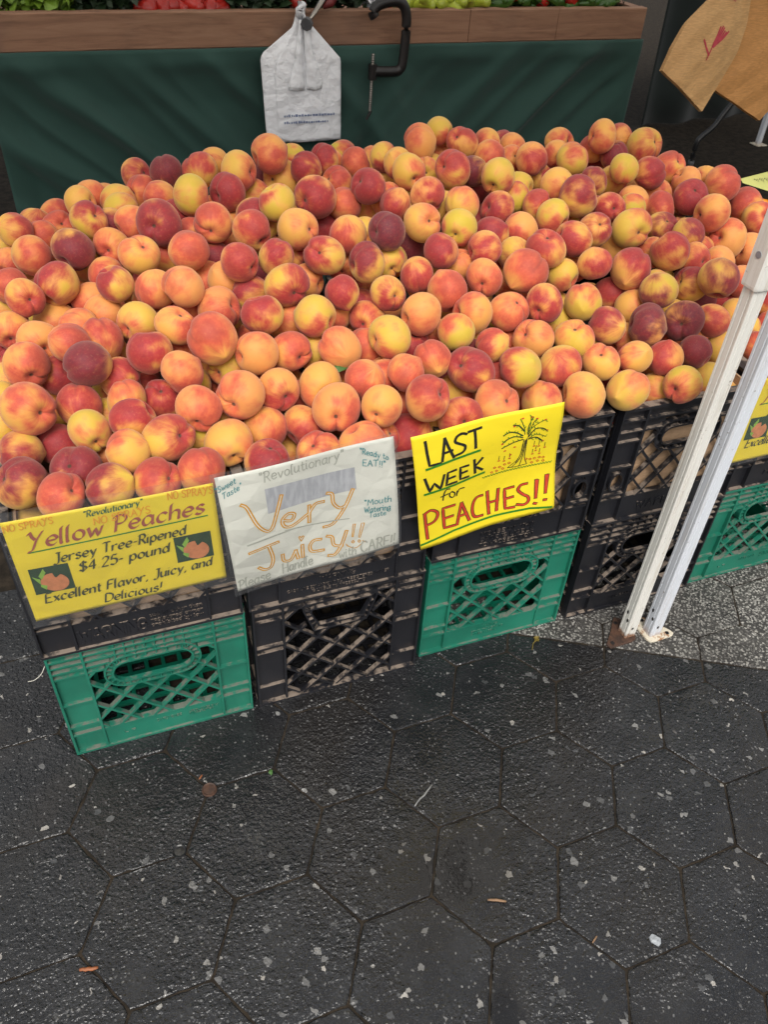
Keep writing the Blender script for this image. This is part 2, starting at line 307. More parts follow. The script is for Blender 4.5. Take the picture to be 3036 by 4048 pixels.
# ------------------------------------------------------------------ mesh helpers
class MB:
    def __init__(s): s.v = []; s.f = []; s.e = 0
    def jit(s):
        s.e = (s.e*1103515245 + 12345) & 0x7fffffff; return (s.e / 0x7fffffff - .5)*.0007
    def box(s, x0, x1, y0, y1, z0, z1, M=None, j=True):
        if j: x0 += s.jit(); x1 += s.jit(); y0 += s.jit(); y1 += s.jit(); z0 += s.jit(); z1 += s.jit()
        b = len(s.v); P = [(x, y, z) for z in (z0, z1) for y in (y0, y1) for x in (x0, x1)]
        s.v += [tuple(M @ Vector(p)) for p in P] if M else P
        for f in ((0, 2, 3, 1), (4, 5, 7, 6), (0, 1, 5, 4), (2, 6, 7, 3), (0, 4, 6, 2), (1, 3, 7, 5)): s.f.append(tuple(b+i for i in f))
    def prism(s, poly, y0, y1):      # polygon in xz, extruded along y
        n = len(poly); b = len(s.v)
        s.v += [(x, y0, z) for x, z in poly] + [(x, y1, z) for x, z in poly]
        s.f.append(tuple(b+i for i in range(n))); s.f.append(tuple(b+n+i for i in reversed(range(n))))
        for i in range(n): j = (i+1) % n; s.f.append((b+j, b+i, b+n+i, b+n+j))
    def ringwall(s, A, B, y0, y1):   # closed wall between loop A and loop B, in xz
        n = len(A); b = len(s.v)
        for L, y in ((A, y0), (B, y0), (A, y1), (B, y1)): s.v += [(x, y, z) for x, z in L]
        for i in range(n):
            j = (i+1) % n
            s.f += [(b+i, b+j, b+n+j, b+n+i), (b+2*n+j, b+2*n+i, b+3*n+i, b+3*n+j), (b+j, b+i, b+2*n+i, b+2*n+j), (b+n+i, b+n+j, b+3*n+j, b+3*n+i)]
    def tube(s, pts, rads, n=10, cap=True, flat=1.0):
        pts = [Vector(p) for p in pts]
        if not isinstance(rads, (list, tuple)): rads = [rads]*len(pts)
        b = len(s.v); up = Vector((0, 0, 1))
        for i, p in enumerate(pts):
            t = (pts[min(i+1, len(pts)-1)] - pts[max(i-1, 0)]).normalized()
            u = t.cross(up)
            if u.length < 1e-3: u = t.cross(Vector((0, 1, 0)))
            u.normalize(); w = u.cross(t)
            for k_ in range(n):
                a = 2*math.pi*k_/n; s.v.append(tuple(p + (u*math.cos(a) + w*math.sin(a)*flat)*rads[i]))
        for i in range(len(pts)-1):
            for k_ in range(n):
                q = (k_+1) % n; s.f.append((b+i*n+k_, b+i*n+q, b+(i+1)*n+q, b+(i+1)*n+k_))
        if cap: s.f.append(tuple(b+i for i in reversed(range(n)))); s.f.append(tuple(b+(len(pts)-1)*n+i for i in range(n)))
    def grid(s, fn, nu, nv, close=False):
        b = len(s.v)
        for j in range(nv+1):
            for i in range(nu+1): s.v.append(tuple(fn(i/nu, j/nv)))
        for j in range(nv):
            for i in range(nu): q = b+j*(nu+1)+i; s.f.append((q, q+nu+1, q+nu+2, q+1))
    def slab(s, fn, nu, nv, th):     # sheet with thickness th along +Y behind it
        s.grid(fn, nu, nv); b0 = len(s.v) - (nu+1)*(nv+1); b = len(s.v)
        for p in s.v[b0:b]: pass
        s.v += [(x, y+th, z) for x, y, z in s.v[b0:b]]
        d = b-b0
        for j in range(nv):
            for i in range(nu): q = b+j*(nu+1)+i; s.f.append((q, q+1, q+nu+2, q+nu+1))
        ed = [i for i in range(nu+1)] + [j*(nu+1)+nu for j in range(1, nv+1)] + [nv*(nu+1)+i for i in range(nu-1, -1, -1)] + [j*(nu+1) for j in range(nv-1, 0, -1)]
        for a, c in zip(ed, ed[1:]+ed[:1]): s.f.append((b0+a, b0+c, b+c, b+a))
    def mesh(s, name, mat, smooth=False):
        m = bpy.data.meshes.new(name); m.from_pydata(s.v, [], s.f); m.materials.append(MAT[mat])
        if smooth: m.polygons.foreach_set('use_smooth', [True]*len(m.polygons))
        m.update(); return m
    def build(s, name, mat, parent=None, smooth=False):
        return link(name, s.mesh(name, mat, smooth), parent)
def link(name, data, parent=None, loc=None, rot=None):
    o = bpy.data.objects.new(name, data); COL.objects.link(o)
    if parent: o.parent = parent
    if loc is not None: o.location = loc
    if rot is not None: o.rotation_euler = rot
    return o
def tag(o, label, cat, group=None):
    o['label'] = label; o['category'] = cat
    if group: o['group'] = group
    return o
def thing(name, label, cat, loc=(0, 0, 0), rot=None, group=None):
    o = link(name, None, None, loc, rot); o.empty_display_size = .05
    return tag(o, label, cat, group)
def lerp(a, b, t): return a + (b-a)*t
PEACHES = """324 824 750 335 r 540 695;378 770 770 325 d 656 683;402 618 775 382 y 756 773;325 765 737 333 c 562 760;352 698 750 325 o 632 774;327 534 760 416 d 627 883;371 645 725 335 d 694 861;285 590 742 322 c 523 883;273 738 732 328 y 465 796;273 682 736 325 b 477 827;259 855 696 346 c 424 789;224 772 732 325 c 357 779;202 719 741 315 g 316 801;209 599 750 331 b 350 873;248 633 723 327 d 439 895;252 797 689 340 c 424 842;152 817 682 338 c 222 856;153 730 690 333 o 231 904;172 535 726 359 d 287 986;78 657 722 317 o 58 909;112 771 683 333 r 145 895;119 685 695 327 c 162 936;101 577 704 364 o 128 1010;241 559 714 336 c 444 977;281 461 734 346 g 554 1010;328 546 691 339 o 646 1015;364 452 738 363 c 745 991;189 575 680 336 g 338 1044;54 626 669 325 c 34 1049;45 705 671 325 g 10 981;408 685 695 345 g 762 885;443 756 774 373 b 789 675;586 743 805 388 o 1063 603;651 813 767 333 y 1150 629;514 710 782 381 g 943 678;475 640 768 369 d 899 760;614 764 744 385 g 1109 707;659 727 774 331 r 1208 666;549 543 776 334 y 1095 801;547 727 728 338 g 1006 769;641 598 760 416 r 1247 781;507 575 746 328 d 996 846;709 759 779 323 r 1280 629;736 804 753 331 c 1304 651;782 763 766 345 c 1406 644;718 700 750 334 c 1331 721;748 587 778 353 d 1456 736;707 612 734 361 c 1362 813;835 735 784 318 b 1517 620;766 640 706 340 g 1449 837;797 601 742 332 c 1534 791;422 521 757 385 c 842 880;482 475 754 344 r 991 914;552 587 707 343 g 1083 909;571 477 749 381 g 1177 907;668 628 686 346 d 1280 899;657 441 743 353 o 1374 931;720 511 713 330 g 1449 924;717 397 763 340 d 1529 914;455 569 693 340 c 899 967;437 371 744 332 r 945 1037;506 388 738 323 b 1092 1018;596 390 731 364 b 1283 1010;668 364 720 348 b 1449 1042;722 398 703 331 y 1531 1034;579 497 686 337 o 1184 1015;655 452 680 337 o 1362 1049;418 520 691 338 d 846 1020;927 756 800 388 p 1659 568;989 796 811 330 y 1736 520;1024 746 800 347 o 1825 563;1102 776 786 326 o 1924 566;1174 782 771 327 c 2026 583;1016 816 761 334 p 1756 599;1081 715 771 382 o 1934 628;1143 732 762 321 p 2016 628;1155 657 784 355 o 2103 628;1293 774 779 331 o 2211 561;1259 725 768 324 c 2199 609;846 680 788 314 g 1572 643;847 617 789 370 g 1618 681;939 604 793 391 b 1789 669;1006 641 773 322 d 1871 677;1025 564 785 374 y 1968 698;1103 607 744 329 y 2050 739;1068 563 741 327 y 2030 778;1192 674 737 337 b 2132 701;1157 539 766 361 g 2204 734;1248 639 783 366 y 2264 631;1168 469 764 415 b 2291 783;849 520 776 333 o 1690 771;790 541 755 328 o 1563 807;910 486 765 357 g 1828 807;989 484 750 332 d 1965 826;804 434 758 359 g 1671 879;875 416 749 363 y 1818 898;1095 508 739 326 o 2122 814;1097 445 738 347 y 2185 860;953 428 722 324 d 1944 930;1016 428 722 354 c 2054 918;900 352 730 327 o 1917 983;810 354 732 328 r 1743 995;1018 328 729 373 o 2158 980;978 370 702 327 b 2035 1009;1096 356 729 347 r 2268 944;746 448 682 343 y 1539 1031;800 476 696 341 d 1621 971;896 427 684 338 p 1833 1014;1367 714 804 353 p 2381 539;1379 760 765 329 o 2342 585;1410 711 761 327 d 2429 614;1494 718 776 408 b 2547 576;1336 567 780 327 y 2465 667;1406 564 768 348 r 2569 684;1511 632 752 371 o 2643 662;1263 563 759 325 b 2349 718;1347 610 741 333 g 2424 713;1518 570 741 322 p 2713 715;1586 526 744 403 c 2858 727;1454 469 745 367 d 2730 778;1449 386 739 366 c 2817 843;1657 508 695 412 o 2950 814;1638 433 693 380 r 3007 867;1443 564 718 335 c 2600 768;1339 510 731 328 p 2506 792;1381 467 727 325 c 2614 821;1299 464 732 338 y 2494 826;1240 457 742 322 r 2410 821;1239 370 732 395 y 2496 902;1346 404 712 330 b 2619 898;1372 351 715 322 b 2723 925;1157 378 734 337 b 2352 906;1494 368 686 420 p 2872 947;1290 298 709 378 o 2651 992;1561 357 659 374 p 2969 990;1424 298 673 330 p 2844 1033;1178 263 699 390 o 2497 1061;1111 291 704 349 o 2352 1042;1364 303 680 330 c 2747 1029;82 423 697 323 r 99 1176;55 535 670 322 c 41 1130;135 461 698 383 b 223 1123;229 407 712 328 b 456 1121;220 508 684 333 c 419 1087;184 469 655 338 c 357 1193;291 393 700 357 p 610 1147;334 348 721 353 p 723 1135;201 410 658 334 p 410 1241;252 337 672 359 g 545 1275;307 270 692 322 o 697 1289;119 451 633 355 p 219 1272;156 371 659 328 p 309 1292;50 403 650 324 o 46 1309;91 353 650 380 p 154 1352;188 317 658 373 c 400 1345;140 285 677 314 c 275 1357;69 276 653 369 c 101 1445;160 226 669 372 d 345 1439;115 298 615 333 r 241 1482;205 244 625 330 o 475 1497;237 284 591 345 o 554 1506;255 238 670 371 r 586 1391;298 185 654 338 c 721 1475;34 559 619 339 g 19 1217;22 407 596 340 r 10 1424;32 314 608 330 g 29 1506;345 387 660 337 c 747 1222;311 293 636 336 c 714 1381;389 338 678 401 c 863 1222;418 416 694 331 p 890 1106;507 320 717 383 b 1136 1128;569 410 677 335 p 1215 1111;453 368 686 332 b 991 1159;448 268 695 356 b 1034 1242;537 255 685 360 y 1244 1253;594 285 709 307 r 1350 1155;590 307 656 333 p 1324 1246;505 317 650 336 p 1136 1270;357 220 688 396 c 844 1340;421 198 665 366 p 1013 1395;484 217 649 365 c 1150 1386;562 190 657 363 p 1345 1377;534 250 621 335 g 1242 1391;665 382 627 348 r 1425 1212;626 336 619 345 c 1377 1280;641 274 656 330 c 1454 1265;619 222 634 331 c 1444 1371;579 110 641 328 c 1444 1499;514 147 617 380 p 1266 1526;378 234 626 334 y 899 1448;441 142 624 356 o 1100 1542;377 122 638 377 p 955 1563;309 114 631 367 c 788 1614;649 211 579 345 r 1512 1482;395 467 671 341 c 822 1111;365 278 586 349 c 856 1482;676 273 705 321 b 1534 1157;758 339 699 328 r 1647 1087;799 289 685 391 c 1768 1152;876 295 700 366 c 1915 1097;960 294 704 394 c 2076 1072;1054 308 679 330 y 2223 1089;963 213 675 344 r 2153 1205;714 209 689 354 p 1664 1243;822 224 670 377 p 1869 1239;771 181 663 345 y 1804 1311;897 225 664 361 c 2012 1230;645 178 674 375 y 1539 1329;827 146 647 303 o 1946 1364;907 225 600 340 c 2011 1352;922 166 636 364 p 2110 1338;710 137 643 315 c 1710 1419;645 101 648 315 c 1601 1473;767 103 630 407 r 1862 1466;853 82 634 351 y 2062 1456;942 99 614 373 b 2213 1447;663 45 632 374 r 1690 1570;790 38 601 399 p 1965 1595;887 50 578 376 g 2144 1592;759 240 626 337 c 1717 1328;703 215 628 333 r 1625 1366;671 246 580 349 d 1529 1434;866 181 587 338 r 1970 1434;840 127 594 330 c 1975 1487;637 170 600 334 c 1519 1492;671 167 553 347 c 1587 1574;1008 232 628 334 y 2199 1265;862 377 691 332 p 1813 1048;978 375 641 344 o 2011 1121;1038 204 676 343 y 2304 1193;991 139 640 357 y 2272 1340;1165 290 638 347 r 2417 1158;1172 228 637 332 g 2496 1212;1195 191 685 378 b 2605 1149;1330 258 652 376 b 2730 1124;1345 202 687 381 b 2846 1102;1067 153 647 337 b 2402 1292;1140 133 648 366 d 2559 1289;1224 136 645 380 d 2700 1271;1295 138 636 328 r 2815 1268;1442 240 652 321 c 2930 1116;1391 175 619 325 g 2911 1241;1087 82 620 313 g 2508 1411;1020 87 616 332 g 2376 1433;1153 76 611 340 r 2631 1416;1222 79 611 332 d 2750 1393;1320 114 586 329 g 2853 1376;1048 31 585 360 g 2481 1546;1141 64 551 334 g 2590 1542;1154 16 590 343 y 2699 1520;1249 52 563 327 g 2800 1501;957 34 593 387 g 2306 1559;1133 173 598 335 o 2472 1347;1375 265 605 344 d 2766 1193;1067 104 568 334 r 2419 1492;1394 55 565 325 o 3039 1453;67 168 641 397 o 115 1617;135 200 615 340 o 310 1600;145 126 612 333 y 356 1706;207 185 619 326 g 500 1584;261 203 599 337 r 637 1583;210 126 620 335 o 526 1662;254 79 611 382 b 664 1730;192 61 611 323 g 504 1784;94 165 571 333 d 231 1758;116 76 584 366 d 299 1854;41 138 586 339 b 80 1789;39 62 585 359 b 81 1912;92 15 588 348 c 241 1958;159 14 587 350 b 436 1927;225 17 583 340 r 622 1898;19 254 611 327 y -5 1582;24 195 598 327 y 19 1688;91 326 565 347 g 203 1558;93 266 545 349 g 227 1674;170 274 566 348 y 405 1592;174 213 571 340 y 429 1659;59 216 556 340 y 140 1731;158 135 552 337 p 415 1813;301 116 569 334 y 781 1746;340 66 593 365 g 900 1751;406 107 578 359 p 1042 1696;392 20 577 350 r 1060 1827;472 102 574 356 r 1201 1685;473 22 578 346 o 1260 1789;543 10 586 365 p 1437 1760;290 21 585 360 o 796 1856;519 75 618 401 c 1331 1614;306 168 537 349 y 779 1736;356 154 585 335 g 895 1639;491 188 570 342 c 1189 1577;586 51 624 339 p 1506 1608;721 37 586 353 c 1814 1651;645 61 543 392 r 1621 1733;586 51 563 328 o 1500 1731;758 132 570 338 g 1799 1553;652 117 574 335 c 1592 1601;625 137 622 324 c 1524 1490;803 158 536 348 g 1857 1572;885 123 554 340 o 2054 1553"""
FILL = """895 547 740 330 g;1438 265 597 341 o;481 809 768 338 o;1239 404 674 337 p;1293 357 680 331 o;1341 433 658 345 y;1419 359 670 336 g;946 638 735 337 y;1097 596 690 346 g;581 819 726 342 d;1247 511 715 334 r;1495 434 665 343 o;1031 667 724 339 d;779 848 755 345 y;847 751 736 333 g;859 798 719 342 g;853 848 738 345 g;961 754 743 338 y;1395 623 707 341 p;1450 649 703 342 c;1180 841 758 344 r;1530 616 694 341 p;1545 675 693 344 p;1592 593 728 332 o;1407 783 725 344 d;1460 777 779 334 r;32 71 502 319 g;93 75 500 321 y;159 75 496 335 c;223 63 499 318 y;281 82 506 319 p;340 77 499 352 c;410 79 498 318 o;469 74 499 317 d;545 68 503 348 d;737 70 496 320 d;800 89 499 313 o;865 79 500 333 c;942 72 504 311 g;1067 75 500 318 b;1190 80 506 319 r;1252 76 504 337 o;1316 75 504 343 g;1384 77 498 338 g;1444 87 499 342 y;1503 75 506 321 c;1627 85 503 340 d;69 133 503 343 p;450 127 506 311 g;964 129 501 336 g;1273 135 501 341 r;1349 128 509 340 b;1542 135 507 323 r;1666 136 501 321 g;33 199 490 314 r;100 193 498 340 o;163 192 503 341 c;221 186 505 314 p;1496 191 500 357 b;1631 192 502 318 p;1605 247 504 325 c;1669 237 501 327 d;711 90 547 349 g;832 86 545 311 r;962 92 552 311 o;219 149 555 350 o;544 149 548 354 c;1000 153 558 332 g;1113 153 541 359 y;1185 146 556 312 r;1441 142 556 310 c;1573 158 555 333 g;1638 147 554 329 r;388 214 553 322 b;579 214 558 331 g;763 200 551 320 r;967 206 555 325 g;1156 207 554 312 o;1217 207 548 341 r;1280 208 550 330 y;1339 217 556 345 y;1407 203 540 332 c;1464 204 559 323 b;1524 202 562 329 b;1664 205 556 339 g;274 252 547 318 c;488 260 555 343 r;609 267 552 343 y;867 262 557 334 o;1120 257 552 341 r;1499 261 555 327 p;1565 258 557 315 p;1455 315 555 343 g;1532 320 547 356 g;1599 317 552 335 r;1664 316 557 315 b;35 361 555 317 d;157 368 557 356 d;1632 375 549 314 b;64 430 556 318 c;130 439 558 340 y;1667 429 554 311 g;34 497 551 326 p;94 487 550 333 y;42 600 556 321 y;34 706 554 335 y;1632 701 553 344 c;1606 759 558 315 g;34 827 562 322 y;188 870 554 319 p;801 184 605 357 d;1254 183 600 350 g;1629 187 606 357 b;318 234 601 317 y;446 239 604 318 c;823 242 608 320 g;1283 236 601 330 g;1528 241 606 325 o;1669 246 607 357 c;672 302 608 313 g;743 307 600 320 g;940 307 600 317 y;1059 311 609 340 b;1240 299 603 319 y;1308 302 603 330 o;1505 302 604 345 d;201 356 604 351 y;317 351 604 358 c;389 344 614 314 y;452 359 605 317 c;836 362 610 347 p;1020 355 601 333 g;1164 357 598 315 g;1334 352 614 318 y;1406 354 611 330 d;1470 357 601 332 p;1668 354 600 317 g;160 408 612 317 d;286 407 603 343 g;414 407 596 313 g;540 399 603 331 b;601 412 604 322 r;735 406 613 333 p;931 410 606 324 o;1051 409 611 358 p;1508 422 603 329 g;1577 403 605 350 r;249 455 604 317 o;439 466 608 345 g;700 467 607 346 y;1343 475 614 334 r;1601 475 607 355 y;1668 477 606 349 p;103 518 604 320 y;216 513 603 343 p;288 525 613 329 o;1501 528 611 337 y;136 581 600 328 o;194 572 606 323 r;253 581 611 340 p;1543 578 615 344 p;1604 579 617 334 c;1672 577 601 345 c;94 627 605 347 p;159 638 606 310 g;64 689 607 335 c;185 692 599 346 p;260 682 614 339 g;1610 690 612 354 g;30 744 602 338 c;101 743 605 317 c;222 742 613 341 r;1568 742 602 331 b;8 800 608 322 d;67 804 608 338 y;136 796 600 337 y;264 806 608 339 g;215 854 603 331 p;351 859 606 320 r;421 856 602 316 y;483 857 609 347 g;599 858 601 360 y;667 853 615 338 c;731 864 594 342 y;798 866 606 312 c;866 852 595 333 b;931 861 610 348 g;1003 855 607 326 d;1127 866 613 357 b;1248 856 611 317 y;1393 863 602 328 g;1506 843 598 318 c;1247 266 655 320 g;794 373 660 355 g;1122 371 664 312 g;1633 366 652 334 g;511 425 657 332 r;830 434 650 345 r;964 438 660 316 r;1087 434 663 333 g;1410 449 654 329 y;291 485 664 347 b;484 492 661 341 d;994 491 662 339 d;1174 486 650 329 p;131 536 654 326 p;654 541 666 356 d;775 540 661 330 r;833 537 658 330 r;900 539 655 334 p;963 549 657 337 d;1098 533 663 320 b;1223 537 664 322 p;1292 534 651 336 p;1404 535 664 341 o;347 598 654 343 d;416 594 653 316 p;610 598 650 344 r;741 594 652 348 o;805 600 659 355 d;1180 590 654 353 g;1250 598 659 341 p;1312 588 663 319 b;1374 598 658 312 y;1440 600 658 317 g;200 654 651 339 g;326 658 664 346 g;447 652 651 332 r;514 653 656 327 g;908 645 658 330 d;1032 644 661 343 r;1097 655 658 334 g;1222 653 651 352 b;1355 657 650 342 y;1597 647 656 310 b;480 704 664 352 d;549 712 663 341 g;614 696 651 335 p;747 715 664 329 p;857 703 667 315 r;941 696 657 334 g;1059 711 659 350 c;1193 711 653 316 p;1314 705 658 339 c;1432 707 653 336 b;1499 710 659 357 y;60 764 660 310 o;319 758 657 359 r;384 775 656 319 r;446 760 653 315 d;643 767 650 332 o;709 766 665 320 c;835 756 659 324 o;907 757 659 359 g;1021 764 664 311 y;1098 761 662 331 g;1221 767 649 335 o;1283 760 661 336 b;1345 755 650 317 y;1407 762 658 312 b;1465 771 645 323 p;1544 761 655 346 d;475 815 658 320 p;552 820 656 347 c;796 823 654 345 o;867 823 659 357 c;989 826 659 336 d;1054 818 658 329 g;1131 816 659 328 d;1249 817 665 315 c;1319 821 655 328 r;1379 819 662 355 p;1516 822 652 314 r;319 869 659 330 d;382 876 660 317 c;521 880 654 338 g;704 875 663 358 g;1023 877 657 326 y;1289 873 654 325 p;1471 872 659 313 c;1010 526 716 312 d;1174 513 709 327 b;391 583 712 329 c;953 570 715 329 p;1221 589 720 314 g;480 631 703 315 y;603 626 711 318 r;860 633 709 320 g;634 683 704 326 g;890 685 714 314 y;1099 692 706 339 g;1288 688 716 347 o;420 750 717 317 g;479 738 714 312 g;676 746 713 345 d;1053 741 716 316 p;1184 745 708 325 d;1323 745 710 340 p;520 806 720 345 r;784 798 715 312 y;1084 801 715 334 r;1222 795 715 325 o;1342 805 712 338 o;1480 811 712 313 o;921 848 709 355 c;991 857 710 323 r;922 701 758 311 g"""
